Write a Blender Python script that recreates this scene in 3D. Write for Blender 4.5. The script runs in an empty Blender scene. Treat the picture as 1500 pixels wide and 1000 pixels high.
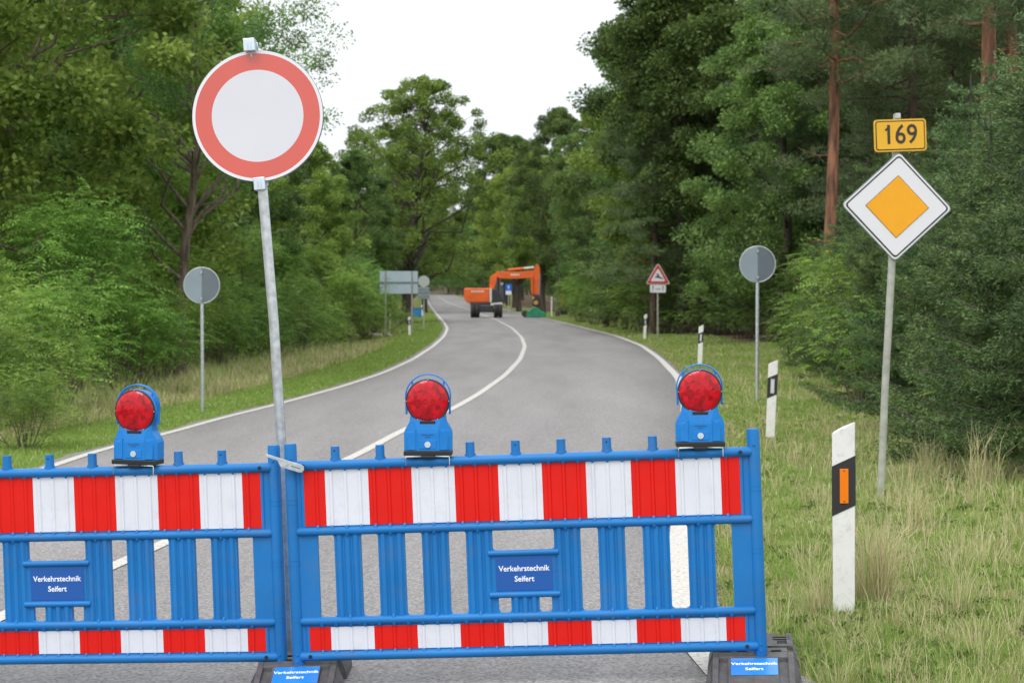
import bpy, math, random
import numpy as np
from mathutils import Vector, Matrix
sc = bpy.context.scene
COL = sc.collection
PI = math.pi
F = 2800.0; HC = 1.74; PIT = math.atan(64/2800)
rad = math.radians

# ------------------------------------------------------------------ materials
def new_mat(name):
    m = bpy.data.materials.new(name); m.use_nodes = True
    nt = m.node_tree
    b = nt.nodes['Principled BSDF']
    return m, nt, b
def N(nt, t, **kw):
    n = nt.nodes.new(t)
    for k, v in kw.items(): setattr(n, k, v)
    return n
def mat(name, col, rough=.5, metal=0., var=.0, vscale=8., bump=0., bscale=60., coat=0., dirt=0., spec=None):
    m, nt, b = new_mat(name)
    b.inputs['Roughness'].default_value = rough; b.inputs['Metallic'].default_value = metal
    if coat: b.inputs['Coat Weight'].default_value = coat
    if spec is not None: b.inputs['Specular IOR Level'].default_value = spec
    tc = N(nt, 'ShaderNodeTexCoord')
    if var or dirt:
        nz = N(nt, 'ShaderNodeTexNoise'); nz.inputs['Scale'].default_value = vscale; nz.inputs['Detail'].default_value = 6
        nt.links.new(tc.outputs['Object'], nz.inputs['Vector'])
        rp = N(nt, 'ShaderNodeValToRGB'); e = rp.color_ramp.elements
        c = col
        lo = tuple(x*(1-var) for x in c)+(1,); hi = tuple(min(1, x*(1+var)) for x in c)+(1,)
        e[0].position = .3; e[0].color = lo; e[1].position = .7; e[1].color = hi
        nt.links.new(nz.outputs['Fac'], rp.inputs['Fac'])
        out = rp.outputs['Color']
        if dirt:
            n2 = N(nt, 'ShaderNodeTexNoise'); n2.inputs['Scale'].default_value = vscale*2.7; n2.inputs['Detail'].default_value = 9
            n2.inputs['Roughness'].default_value = .7
            nt.links.new(tc.outputs['Object'], n2.inputs['Vector'])
            mr = N(nt, 'ShaderNodeMapRange'); mr.inputs[1].default_value = .52; mr.inputs[2].default_value = .75; mr.inputs[4].default_value = dirt
            nt.links.new(n2.outputs['Fac'], mr.inputs[0])
            mx = N(nt, 'ShaderNodeMixRGB'); mx.inputs[2].default_value = (.16, .14, .10, 1)
            nt.links.new(mr.outputs[0], mx.inputs[0]); nt.links.new(out, mx.inputs[1]); out = mx.outputs[0]
        nt.links.new(out, b.inputs['Base Color'])
    else:
        b.inputs['Base Color'].default_value = tuple(col)+(1,)
    if bump:
        nb = N(nt, 'ShaderNodeTexNoise'); nb.inputs['Scale'].default_value = bscale; nb.inputs['Detail'].default_value = 5
        nt.links.new(tc.outputs['Object'], nb.inputs['Vector'])
        bp = N(nt, 'ShaderNodeBump'); bp.inputs['Strength'].default_value = bump; bp.inputs['Distance'].default_value = .01
        nt.links.new(nb.outputs['Fac'], bp.inputs['Height']); nt.links.new(bp.outputs[0], b.inputs['Normal'])
    return m

def leaf_mat(name, lo, hi, trans=.42, tree_var=.25, rough=.55, clump=1.1):
    """leaf colours vary per leaf (island) and per tree"""
    m, nt, b = new_mat(name)
    g = N(nt, 'ShaderNodeNewGeometry'); oi = N(nt, 'ShaderNodeObjectInfo')
    mx = N(nt, 'ShaderNodeMixRGB'); mx.inputs[1].default_value = tuple(.78*q for q in lo)+(1,); mx.inputs[2].default_value = tuple(hi)+(1,)
    tc = N(nt, 'ShaderNodeTexCoord'); nz = N(nt, 'ShaderNodeTexNoise'); nz.inputs['Scale'].default_value = clump; nz.inputs['Detail'].default_value = 2
    nt.links.new(tc.outputs['Object'], nz.inputs['Vector'])
    r1 = N(nt, 'ShaderNodeMapRange'); r1.inputs[1].default_value = .36; r1.inputs[2].default_value = .64; r1.inputs[3].default_value = -.15; r1.inputs[4].default_value = .6
    nt.links.new(nz.outputs['Fac'], r1.inputs[0])
    r2 = N(nt, 'ShaderNodeMath', operation='MULTIPLY_ADD'); r2.inputs[1].default_value = .6; nt.links.new(g.outputs['Random Per Island'], r2.inputs[0]); nt.links.new(r1.outputs[0], r2.inputs[2])
    r2.use_clamp = True; nt.links.new(r2.outputs[0], mx.inputs[0])
    hs = N(nt, 'ShaderNodeHueSaturation')
    mr = N(nt, 'ShaderNodeMapRange'); mr.inputs[3].default_value = 1-tree_var; mr.inputs[4].default_value = 1+tree_var
    nt.links.new(oi.outputs['Random'], mr.inputs[0]); nt.links.new(mr.outputs[0], hs.inputs['Value'])
    mr2 = N(nt, 'ShaderNodeMapRange'); mr2.inputs[3].default_value = .485; mr2.inputs[4].default_value = .515
    ml = N(nt, 'ShaderNodeMath', operation='FRACT'); m3 = N(nt, 'ShaderNodeMath', operation='MULTIPLY'); m3.inputs[1].default_value = 7.3
    nt.links.new(oi.outputs['Random'], m3.inputs[0]); nt.links.new(m3.outputs[0], ml.inputs[0]); nt.links.new(ml.outputs[0], mr2.inputs[0])
    nt.links.new(mr2.outputs[0], hs.inputs['Hue']); nt.links.new(mx.outputs[0], hs.inputs['Color'])
    nt.links.new(hs.outputs[0], b.inputs['Base Color']); b.inputs['Roughness'].default_value = rough
    b.inputs['Specular IOR Level'].default_value = .3
    tr = N(nt, 'ShaderNodeBsdfTranslucent'); nt.links.new(hs.outputs[0], tr.inputs['Color'])
    ms = N(nt, 'ShaderNodeMixShader'); ms.inputs[0].default_value = trans
    nt.links.new(b.outputs[0], ms.inputs[1]); nt.links.new(tr.outputs[0], ms.inputs[2])
    nt.links.new(ms.outputs[0], nt.nodes['Material Output'].inputs['Surface'])
    return m

M = {}
M['blue'] = mat('blue_plastic', (.011, .16, .45), .45, spec=.3, var=.12, vscale=2.2, bump=.05, bscale=200, dirt=.22)
M['blue_lamp'] = mat('lamp_blue_plastic', (.010, .19, .56), .45, spec=.3, var=.05, vscale=9, dirt=.1)
M['red'] = mat('red_film', (.66, .008, .004), .38, spec=.3, var=.05, vscale=5, dirt=.04)
M['white'] = mat('white_film', (.66, .69, .76), .34, var=.05, vscale=4, bump=.02, bscale=400, dirt=.14)
M['sticker'] = mat('sticker_blue', (.010, .09, .36), .3)
M['sticker2'] = mat('sticker_light_blue', (.02, .20, .60), .3)
M['lettering'] = mat('lettering_white', (.82, .85, .9), .5)
M['black'] = mat('black_plastic', (.012, .012, .014), .4)
M['rubber'] = mat('recycled_rubber', (.075, .073, .078), .75, var=.3, vscale=14, bump=.5, bscale=120, dirt=.3)
M['zinc'] = mat('galvanised_steel', (.56, .60, .62), .38, metal=.75, var=.22, vscale=30, dirt=.1)
M['bracket'] = mat('bright_bracket', (.62, .72, .80), .35, metal=.6, var=.1)
M['post_grey'] = mat('weathered_pole', (.36, .38, .33), .6, metal=.2, var=.2, vscale=12, dirt=.25)
M['sign_back'] = mat('sign_back_grey', (.20, .25, .28), .42, metal=.3, var=.06, vscale=4)
M['sign_back_b'] = mat('sign_back_dim_reflection', (.135, .165, .19), .42, metal=.3, var=.06, vscale=4)  # right half of the round backs: weaker reflection painted as darker grey
M['sign_back_a'] = mat('sign_back_bright_reflection', (.24, .30, .335), .42, metal=.3, var=.06, vscale=4)  # left half of the same sheet: brighter reflection painted as paler grey
M['sign_back_light'] = mat('sign_back_light', (.42, .52, .60), .5, metal=.1, var=.05, vscale=2)
M['sign_rim'] = mat('sign_rim', (.45, .48, .47), .45, metal=.4)
M['sign_white'] = mat('sign_white_film', (.60, .61, .655), .16, var=.02, vscale=4, bump=.01, bscale=500)
M['sign_red'] = mat('sign_red_film', (.55, .045, .018), .16, var=.06, vscale=4, dirt=.03, spec=.9, coat=.6)
M['sign_border'] = mat('sign_border', (.68, .69, .73), .4)
M['sign_yellow'] = mat('sign_yellow_film', (.80, .36, .005), .4, var=.03)
M['plate_yellow'] = mat('plate_yellow_film', (.72, .40, .02), .4, var=.06, vscale=6)
M['sign_black'] = mat('sign_black', (.03, .025, .02), .5)
M['warn_red'] = mat('warn_red', (.50, .03, .02), .4)
M['sign_blue'] = mat('sign_blue', (.01, .12, .55), .4)
M['deli_white'] = mat('delineator_white', (.74, .74, .72), .42, var=.05, vscale=7, dirt=.38)
M['deli_black'] = mat('delineator_black', (.02, .02, .02), .5)
M['orange_refl'] = mat('orange_reflector', (.85, .20, .0), .25, coat=.5)
M['white_refl'] = mat('white_reflector', (.6, .62, .66), .25, coat=.5)
M['ex_orange'] = mat('machine_orange', (.70, .12, .018), .45, var=.12, vscale=2, dirt=.25)
M['ex_dark'] = mat('machine_dark', (.03, .032, .038), .5, var=.2)
M['ex_white'] = mat('machine_white', (.62, .62, .58), .5)
M['glass'] = mat('cab_glass', (.02, .03, .035), .08, coat=1.)
M['tyre'] = mat('tyre', (.02, .02, .018), .85, var=.3, bump=.4)
M['green_tool'] = mat('mower_green', (.015, .21, .11), .5, var=.2, vscale=3, dirt=.3)
M['blue_board'] = mat('blue_board', (.02, .17, .45), .5)
M['machine_yellow'] = mat('machine_yellow', (.55, .28, .05), .5)

def red_lens():
    m, nt, b = new_mat('red_lens')
    tc = N(nt, 'ShaderNodeTexCoord')
    v = N(nt, 'ShaderNodeTexVoronoi'); v.inputs['Scale'].default_value = 48
    nz = N(nt, 'ShaderNodeTexNoise'); nz.inputs['Scale'].default_value = 14
    nt.links.new(tc.outputs['Object'], v.inputs['Vector']); nt.links.new(tc.outputs['Object'], nz.inputs['Vector'])
    ad = N(nt, 'ShaderNodeMath', operation='MULTIPLY'); nt.links.new(v.outputs['Color'], ad.inputs[0]); nt.links.new(nz.outputs['Fac'], ad.inputs[1])
    rp = N(nt, 'ShaderNodeValToRGB'); e = rp.color_ramp.elements
    e[0].position = .1; e[0].color = (.26, .0005, .006, 1); e[1].position = .45; e[1].color = (.58, .001, .012, 1)
    nt.links.new(ad.outputs[0], rp.inputs[0]); nt.links.new(rp.outputs[0], b.inputs['Base Color'])
    b.inputs['Roughness'].default_value = .3; b.inputs['Specular IOR Level'].default_value = .2; b.inputs['Coat Weight'].default_value = .45; b.inputs['Coat Roughness'].default_value = .05
    bp = N(nt, 'ShaderNodeBump'); bp.inputs['Strength'].default_value = .09; bp.inputs['Distance'].default_value = .01
    nt.links.new(v.outputs['Distance'], bp.inputs['Height']); nt.links.new(bp.outputs[0], b.inputs['Normal'])
    return m
M['lens'] = red_lens()

def bark(name, lo, hi, scale=9, z_stretch=.18):
    m, nt, b = new_mat(name)
    tc = N(nt, 'ShaderNodeTexCoord'); mp = N(nt, 'ShaderNodeMapping'); mp.inputs['Scale'].default_value = (1, 1, z_stretch)
    nz = N(nt, 'ShaderNodeTexNoise'); nz.inputs['Scale'].default_value = scale; nz.inputs['Detail'].default_value = 8
    nt.links.new(tc.outputs['Object'], mp.inputs[0]); nt.links.new(mp.outputs[0], nz.inputs['Vector'])
    rp = N(nt, 'ShaderNodeValToRGB'); e = rp.color_ramp.elements
    e[0].position = .35; e[0].color = tuple(lo)+(1,); e[1].position = .65; e[1].color = tuple(hi)+(1,)
    nt.links.new(nz.outputs['Fac'], rp.inputs[0]); nt.links.new(rp.outputs[0], b.inputs['Base Color'])
    b.inputs['Roughness'].default_value = .9
    bp = N(nt, 'ShaderNodeBump'); bp.inputs['Strength'].default_value = .8; bp.inputs['Distance'].default_value = .03
    nt.links.new(nz.outputs['Fac'], bp.inputs['Height']); nt.links.new(bp.outputs[0], b.inputs['Normal'])
    return m
M['bark_oak'] = bark('oak_bark', (.035, .028, .022), (.10, .085, .065))
M['bark_rob'] = bark('robinia_bark', (.06, .045, .032), (.19, .15, .11))
M['bark_pine'] = bark('pine_bark', (.075, .042, .028), (.34, .155, .088), 9)
M['bark_pine_low'] = bark('pine_bark_low', (.05, .035, .028), (.15, .10, .075), 7)
M['leaf_oak'] = leaf_mat('oak_leaves', (.115, .205, .035), (.30, .42, .085))
M['leaf_maple'] = leaf_mat('maple_leaves', (.11, .20, .032), (.31, .42, .085))
M['leaf_dark'] = leaf_mat('dark_leaves', (.070, .145, .038), (.21, .33, .09))
M['leaf_rob'] = leaf_mat('robinia_leaves', (.10, .215, .035), (.28, .45, .085), tree_var=.18)
M['leaf_robtree'] = leaf_mat('robinia_tree_leaves', (.085, .18, .045), (.20, .33, .09))
M['needle_pine'] = leaf_mat('pine_needles', (.065, .115, .045), (.21, .29, .12), .2)
M['needle_spruce'] = leaf_mat('spruce_needles', (.038, .088, .030), (.19, .30, .095), .2, tree_var=.2, clump=2.5)
M['leaf_bright'] = leaf_mat('bright_leaves', (.12, .23, .03), (.25, .38, .06))

# ------------------------------------------------------------------ placing
def ray(px, py):
    u = (px-750)/F; v = (500-py)/F
    return (u, math.cos(PIT)+v*math.sin(PIT), -math.sin(PIT)+v*math.cos(PIT))
def at(px, py, Y):
    d = ray(px, py); t = Y/d[1]
    return Vector((d[0]*t, Y, HC+d[2]*t))
def sstep(a, b, x):
    t = np.clip((np.asarray(x, float)-a)/(b-a), 0, 1); return t*t*(3-2*t)
def base_ground(x, y):
    x = np.asarray(x, float); y = np.asarray(y, float)
    cs = .034*np.clip(x, -9, 9)*(1-sstep(50, 110, y))
    far_ = 14*sstep(690, 1000, y)
    rise = far_+.0053*25*np.log1p(np.exp((np.clip(y, -500, 650)-130)/25))
    return cs+rise
def unproj(px, py):
    d = ray(px, py); t = 2.
    while t < 1500:
        x, y, z = d[0]*t, d[1]*t, HC+d[2]*t
        if z <= float(base_ground(x, y)): break
        t *= 1.002
    return (d[0]*t, d[1]*t)
LEFT = [(88,683),(150,662),(240,640),(330,614),(400,597),(500,569),(560,549),(605,528),(635,508),(651,493),(655.5,482),(650,472),(641,462),(632,450),(626,441)]
CEN = [(0,913),(188,827),(360,747),(525,670),(590,634),(660,604),(700,581),(740,552),(762,528),(769,509),(764,495),(750,481),(727,469),(703,460),(678,451),(655,443)]
RIGHT = [(1052,982),(1022,952),(1003,895),(998,830),(1000,770),(1004,700),(1006,640),(1004,590),(994,556),(966,527),(940,508),(905,494),(880,487),(850,479.5),(820,472),(790,465),(752,457),(712,447)]
YS = np.concatenate([np.arange(-60, 200, .5), np.arange(200, 705, 2.)])
def line_fn(pts, near=None):
    w = sorted([unproj(*p) for p in pts], key=lambda q: q[1])
    ys = np.array([q[1] for q in w]); xs = np.array([q[0] for q in w])
    # beyond the last sighted point the road drifts left towards the crest
    far_y = np.array([620., 900.]); off = xs[-1]
    x0 = xs[0]; s0 = (xs[1]-xs[0])/(ys[1]-ys[0])
    s1 = -.045
    ys = np.concatenate([[ys[0]-80], ys, [max(ys[-1]+60, 400), 700]]); xs = np.concatenate([[x0-80*s0*.8], xs, [off+s1*(ys[-2]-ys[-3]), 0]])
    xs[-1] = xs[-2]+s1*(ys[-1]-ys[-2])
    g = np.arange(-60, 705, .5); v = np.interp(g, ys, xs)
    out = v.copy()
    for i, yy in enumerate(g):
        w_ = int(np.clip(1+abs(yy-6)*.14, 1, 60)); a = max(0, i-w_); b = min(len(g), i+w_+1)
        k = np.hanning(b-a+2)[1:-1]
        if a == 0 or b == len(g): out[i] = v[i]
        else: out[i] = (v[a:b]*k).sum()/k.sum()
    return lambda y: np.interp(y, g, out)
XL = line_fn(LEFT); XC = line_fn(CEN); XR_ = line_fn(RIGHT)
def XR(y): return XR_(y)
def EL(y): return XL(y)-.22
def ER(y): return XR(y)+.15+.30*np.exp(-((np.asarray(y, float)-7)/1.6)**2)
for yy in (8, 10, 15, 20, 30, 40, 55, 75, 100, 130, 160, 200, 300, 500):
    print('ROAD', yy, round(float(XL(yy)), 2), round(float(XC(yy)), 2), round(float(XR(yy)), 2))
def ground(x, y):
    x = np.asarray(x, float); y = np.asarray(y, float)
    d = np.clip(EL(y)-.5-x, 0, 7)
    v = np.interp(y, [6, 8, 10, 13, 18, 24, 35, 50, 80], [.03, .05, .065, .0, -.08, -.20, -.18, -.15, 0])*sstep(.1, 1.3, x-ER(y))
    return v+base_ground(x, y)-.085*d*sstep(40, 85, y)*(1-sstep(150, 220, y))
def gz(x, y): return float(ground(x, y))
def spot(px, D):
    x = (px-750)/F*D
    return Vector((x, D, gz(x, D)))

# ------------------------------------------------------------------ objects
def tag(o, label=None, cat=None, group=None, kind=None):
    if label: o['label'] = label
    if cat: o['category'] = cat
    if group: o['group'] = group
    if kind: o['kind'] = kind
    return o
def thing(name, label, cat, loc=(0, 0, 0), rot=(0, 0, 0), group=None):
    o = bpy.data.objects.new(name, None); COL.objects.link(o)
    o.location = loc; o.rotation_euler = rot; o.empty_display_size = .2
    return tag(o, label, cat, group)
def dup(root, loc, rz=None, scale=None, label=None, group=None, rot=None):
    def cp(o, parent):
        c = o.copy(); COL.objects.link(c)
        if parent: c.parent = parent
        for ch in o.children: cp(ch, c)
        return c
    r = cp(root, None); r.location = loc
    if rz is not None: r.rotation_euler = (0, 0, rz)
    if rot is not None: r.rotation_euler = rot
    if scale is not None: r.scale = (scale,)*3 if not hasattr(scale, '__len__') else scale
    if label: r['label'] = label
    if group: r['group'] = group
    return r
class MB:
    def __init__(s): s.v = []; s.f = []; s.m = []; s.s = []
    def add(s, vs, fs, m=0, smooth=False):
        n = len(s.v); s.v += [tuple(p) for p in vs]
        for f in fs: s.f.append([i+n for i in f]); s.m.append(m); s.s.append(smooth)
        return s
    def box(s, x0, x1, y0, y1, z0, z1, m=0, R=None):
        vs = [(x, y, z) for z in (z0, z1) for x, y in ((x0, y0), (x1, y0), (x1, y1), (x0, y1))]
        if R is not None: vs = [R @ Vector(p) for p in vs]
        return s.add(vs, [(0,3,2,1),(4,5,6,7),(0,1,5,4),(1,2,6,5),(2,3,7,6),(3,0,4,7)], m)
    def prism(s, poly, y0, y1, m=0, R=None, smooth=False):   # poly in x,z (counter-clockwise seen from -y)
        n = len(poly)
        vs = [(x, y0, z) for x, z in poly]+[(x, y1, z) for x, z in poly]
        if R is not None: vs = [R @ Vector(p) for p in vs]
        s.add(vs, [list(range(n)), list(range(2*n-1, n-1, -1))], m)
        k = len(s.v)-2*n
        for i in range(n):
            j = (i+1) % n; s.f.append([k+i, k+n+i, k+n+j, k+j]); s.m.append(m); s.s.append(smooth)
        return s
    def loft(s, rings, m=0, cap=True, smooth=False):
        n = len(rings[0]); vs = [p for r in rings for p in r]; fs = []
        for a in range(len(rings)-1):
            for i in range(n):
                j = (i+1) % n; fs.append((a*n+i, a*n+j, (a+1)*n+j, (a+1)*n+i))
        s.add(vs, fs, m, smooth)
        if cap:
            s.add(rings[0], [tuple(range(n-1, -1, -1))], m); s.add(rings[-1], [tuple(range(n))], m)
        return s
    def tube(s, pts, rs, n=10, m=0, cap=True, smooth=True):
        pts = [Vector(p) for p in pts]
        rs = [float(rs)]*len(pts) if not hasattr(rs, '__len__') else [float(q) for q in rs]
        rings = []; up = None
        for i, p in enumerate(pts):
            t = (pts[min(i+1, len(pts)-1)]-pts[max(i-1, 0)]).normalized()
            if up is None: up = Vector((0, 0, 1)) if abs(t.z) < .9 else Vector((0, 1, 0))
            a = t.cross(up).normalized(); b = t.cross(a).normalized(); up = a.cross(t).normalized() if False else up
            if abs(t.dot(up)) > .95: up = Vector((1, 0, 0))
            rings.append([p+rs[i]*(math.cos(2*PI*k/n)*a+math.sin(2*PI*k/n)*b) for k in range(n)])
        return s.loft(rings, m, cap, smooth)
    def cyl(s, a, b, r, n=16, m=0, r2=None): return s.tube([a, b], [r, r if r2 is None else r2], n, m)
    def build(s, name, mats, parent=None, bevel=0):
        me = bpy.data.meshes.new(name); me.from_pydata(s.v, [], s.f)
        for mm in (mats if isinstance(mats, (list, tuple)) else [mats]): me.materials.append(mm)
        me.polygons.foreach_set('material_index', s.m); me.polygons.foreach_set('use_smooth', s.s)
        me.update()
        import bmesh
        bm = bmesh.new(); bm.from_mesh(me); bmesh.ops.remove_doubles(bm, verts=bm.verts, dist=1e-6) if bevel else None
        bmesh.ops.recalc_face_normals(bm, faces=bm.faces); bm.to_mesh(me); bm.free()
        o = bpy.data.objects.new(name, me); COL.objects.link(o)
        if parent: o.parent = parent
        if bevel:
            md = o.modifiers.new('bevel', 'BEVEL'); md.width = bevel; md.segments = 2; md.limit_method = 'ANGLE'; md.angle_limit = rad(35)
        return o
def np_mesh(name, V, quads, mats, parent=None, attr=None, tris=False):
    me = bpy.data.meshes.new(name); k = 3 if tris else 4
    V = np.ascontiguousarray(V, np.float32); Q = np.ascontiguousarray(quads, np.int32)
    me.vertices.add(len(V)); me.vertices.foreach_set('co', V.ravel())
    me.loops.add(Q.size); me.loops.foreach_set('vertex_index', Q.ravel())
    me.polygons.add(len(Q)); me.polygons.foreach_set('loop_start', np.arange(0, Q.size, k, dtype=np.int32))
    me.update(calc_edges=True)
    for mm in (mats if isinstance(mats, (list, tuple)) else [mats]): me.materials.append(mm)
    if attr is not None:
        a = me.color_attributes.new('zone', 'FLOAT_COLOR', 'POINT'); a.data.foreach_set('color', np.ascontiguousarray(attr, np.float32).ravel())
    o = bpy.data.objects.new(name, me); COL.objects.link(o)
    if parent: o.parent = parent
    return o
def text(name, body, size, loc, parent, m, thick=.0006, bold=.0, rot=(PI/2, 0, 0), sx=1.):
    cu = bpy.data.curves.new('t', 'FONT'); cu.body = body; cu.size = size; cu.align_x = 'CENTER'; cu.align_y = 'CENTER'
    cu.extrude = thick; cu.offset = bold; cu.space_line = 1.5; cu.resolution_u = 3
    o = bpy.data.objects.new('t', cu); COL.objects.link(o)
    me = bpy.data.meshes.new_from_object(o.evaluated_get(bpy.context.evaluated_depsgraph_get()))
    bpy.data.objects.remove(o)
    me.materials.clear(); me.materials.append(m)
    r = bpy.data.objects.new(name, me); COL.objects.link(r); r.location = loc; r.rotation_euler = rot; r.scale = (sx, 1, 1); r.parent = parent
    return r

# ------------------------------------------------------------------ ground, road
def attr_ground_mat():
    m, nt, b = new_mat('verge_ground')
    at_ = N(nt, 'ShaderNodeAttribute', attribute_name='zone'); sep = N(nt, 'ShaderNodeSeparateColor')
    nt.links.new(at_.outputs['Color'], sep.inputs[0])
    g = N(nt, 'ShaderNodeNewGeometry')
    def noise(sc_, det=6):
        n = N(nt, 'ShaderNodeTexNoise'); n.inputs['Scale'].default_value = sc_; n.inputs['Detail'].default_value = det
        nt.links.new(g.outputs['Position'], n.inputs['Vector']); return n
    def ramp(n, c0, c1, p0=.35, p1=.65):
        r = N(nt, 'ShaderNodeValToRGB'); e = r.color_ramp.elements
        e[0].position = p0; e[0].color = c0+(1,); e[1].position = p1; e[1].color = c1+(1,)
        nt.links.new(n.outputs['Fac'], r.inputs[0]); return r
    n1 = noise(26, 9); n2 = noise(1.1); n3 = noise(55, 8)
    gr = ramp(n1, (.08, .13, .022), (.17, .23, .06)); dr = ramp(n3, (.15, .115, .06), (.30, .24, .13)); so = ramp(n3, (.035, .027, .018), (.14, .105, .07), .3, .7)
    m1 = N(nt, 'ShaderNodeMixRGB'); m2 = N(nt, 'ShaderNodeMixRGB')
    ad = N(nt, 'ShaderNodeMath', operation='ADD'); sb = N(nt, 'ShaderNodeMath', operation='MULTIPLY_ADD'); sb.inputs[1].default_value = 1.4; sb.inputs[2].default_value = -.7
    nt.links.new(n2.outputs['Fac'], sb.inputs[0]); nt.links.new(sep.outputs[0], ad.inputs[0]); nt.links.new(sb.outputs[0], ad.inputs[1]); ad.use_clamp = True
    nt.links.new(ad.outputs[0], m1.inputs[0]); nt.links.new(gr.outputs[0], m1.inputs[1]); nt.links.new(dr.outputs[0], m1.inputs[2])
    nt.links.new(sep.outputs[1], m2.inputs[0]); nt.links.new(m1.outputs[0], m2.inputs[1]); nt.links.new(so.outputs[0], m2.inputs[2])
    nt.links.new(m2.outputs[0], b.inputs['Base Color']); b.inputs['Roughness'].default_value = 1; b.inputs['Specular IOR Level'].default_value = .1
    bp = N(nt, 'ShaderNodeBump'); bp.inputs['Strength'].default_value = .8; bp.inputs['Distance'].default_value = .05
    nt.links.new(n1.outputs['Fac'], bp.inputs['Height']); nt.links.new(bp.outputs[0], b.inputs['Normal'])
    return m
def tree_line(y):     # x of the right forest / hedge front
    y = np.asarray(y, float)
    near = np.interp(y, [0, 14, 20, 30, 42, 56, 70], [4.3, 4.5, 5.3, 6.6, 8.0, 9.2, 9.4])
    return np.where(y < 60, near, np.maximum(ER(y)+3.0, near*np.clip(1-(y-60)/40, 0, 1)))
def left_line(y):
    y = np.asarray(y, float)
    return EL(y)-np.interp(y, [0, 25, 40, 60, 80, 100, 140, 200], [4.0, 3.8, 3.6, 4.0, 5.5, 7., 7.5, 5.])
def zone(x, y):
    dl = EL(y)-x; dr = x-ER(y)
    n = (np.sin(x*1.7+y*.31)+np.sin(y*.77-x*.9)+np.sin(x*.6+y*1.9))/3
    dryL = sstep(1.4, 2.2, dl+.35*n)*(.95)
    dryR = .42+.18*n+.25*np.exp(-np.clip(dr, 0, 50)/.35)
    dry = np.where(dl > 0, dryL, dryR)
    fl = sstep(0, 1.6, left_line(y)-x); fr = sstep(-.2, 1.4, x-tree_line(y))
    bare = sstep(10.6, 9.2, y)*sstep(.5, .9, dr)*(.45+.3*n)+.25*sstep(.5, .1, np.abs(dr-.05))*(y < 60)
    return np.clip(dry, 0, 1), np.clip(np.maximum(np.maximum(fl, fr), np.maximum(bare, sstep(600, 660, y))), 0, 1)
gx = np.concatenate([[-2500, -1200, -600, -300, -150], np.arange(-100, -24, 6), np.arange(-24, 20, .5), np.arange(20, 101, 6), [150, 300, 600, 1200, 2500]])
gy = np.concatenate([[-1500, -400, -120], np.arange(-60, 4, 4), np.arange(4, 60, .6), np.arange(60, 150, 1.5), np.arange(150, 400, 5), np.arange(400, 720, 12), [900, 1300, 2000, 3500]])
X, Y = np.meshgrid(gx, gy); Z = ground(X, Y)
V = np.stack([X, Y, Z], -1).reshape(-1, 3); nx, ny = len(gx), len(gy)
i = np.arange(nx-1)[None, :]+np.arange(ny-1)[:, None]*nx
Q = np.stack([i, i+1, i+nx+1, i+nx], -1).reshape(-1, 4)
d_, f_ = zone(X, Y); A = np.stack([d_, f_, f_*0, f_*0+1], -1).reshape(-1, 4)
tag(np_mesh('ground', V, Q, attr_ground_mat(), attr=A), kind='structure')

def asphalt_mat():
    m, nt, b = new_mat('asphalt')
    g = N(nt, 'ShaderNodeNewGeometry')
    def noise(sc_, det=6, r=.5):
        n = N(nt, 'ShaderNodeTexNoise'); n.inputs['Scale'].default_value = sc_; n.inputs['Detail'].default_value = det; n.inputs['Roughness'].default_value = r
        nt.links.new(g.outputs['Position'], n.inputs['Vector']); return n
    v = N(nt, 'ShaderNodeTexVoronoi'); v.inputs['Scale'].default_value = 75; nt.links.new(g.outputs['Position'], v.inputs['Vector'])
    fine = N(nt, 'ShaderNodeValToRGB'); e = fine.color_ramp.elements
    e[0].position = .0; e[0].color = (.080, .077, .077, 1); e[1].position = 1.; e[1].color = (.305, .293, .290, 1)
    nt.links.new(v.outputs['Color'], fine.inputs[0])
    big = noise(.9, 6, .6); mp_ = N(nt, 'ShaderNodeMapping'); mp_.inputs['Scale'].default_value = (1.0, .11, 1); nt.links.new(g.outputs['Position'], mp_.inputs[0]); nt.links.new(mp_.outputs[0], big.inputs['Vector']); br = N(nt, 'ShaderNodeMapRange'); br.inputs[1].default_value = .3; br.inputs[2].default_value = .7; br.inputs[3].default_value = .78; br.inputs[4].default_value = 1.14
    nt.links.new(big.outputs['Fac'], br.inputs[0])
    hs = N(nt, 'ShaderNodeHueSaturation'); nt.links.new(fine.outputs[0], hs.inputs['Color']); nt.links.new(br.outputs[0], hs.inputs['Value'])
    st = noise(6, 8, .65); sr = N(nt, 'ShaderNodeMapRange'); sr.inputs[1].default_value = .58; sr.inputs[2].default_value = .78; sr.inputs[4].default_value = .35
    nt.links.new(st.outputs['Fac'], sr.inputs[0])
    mx = N(nt, 'ShaderNodeMixRGB'); mx.inputs[2].default_value = (.075, .07, .066, 1); nt.links.new(sr.outputs[0], mx.inputs[0]); nt.links.new(hs.outputs[0], mx.inputs[1])
    nt.links.new(mx.outputs[0], b.inputs['Base Color']); b.inputs['Roughness'].default_value = .7
    bp = N(nt, 'ShaderNodeBump'); bp.inputs['Strength'].default_value = .5; bp.inputs['Distance'].default_value = .006
    nt.links.new(v.outputs['Distance'], bp.inputs['Height']); nt.links.new(bp.outputs[0], b.inputs['Normal'])
    return m
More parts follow.
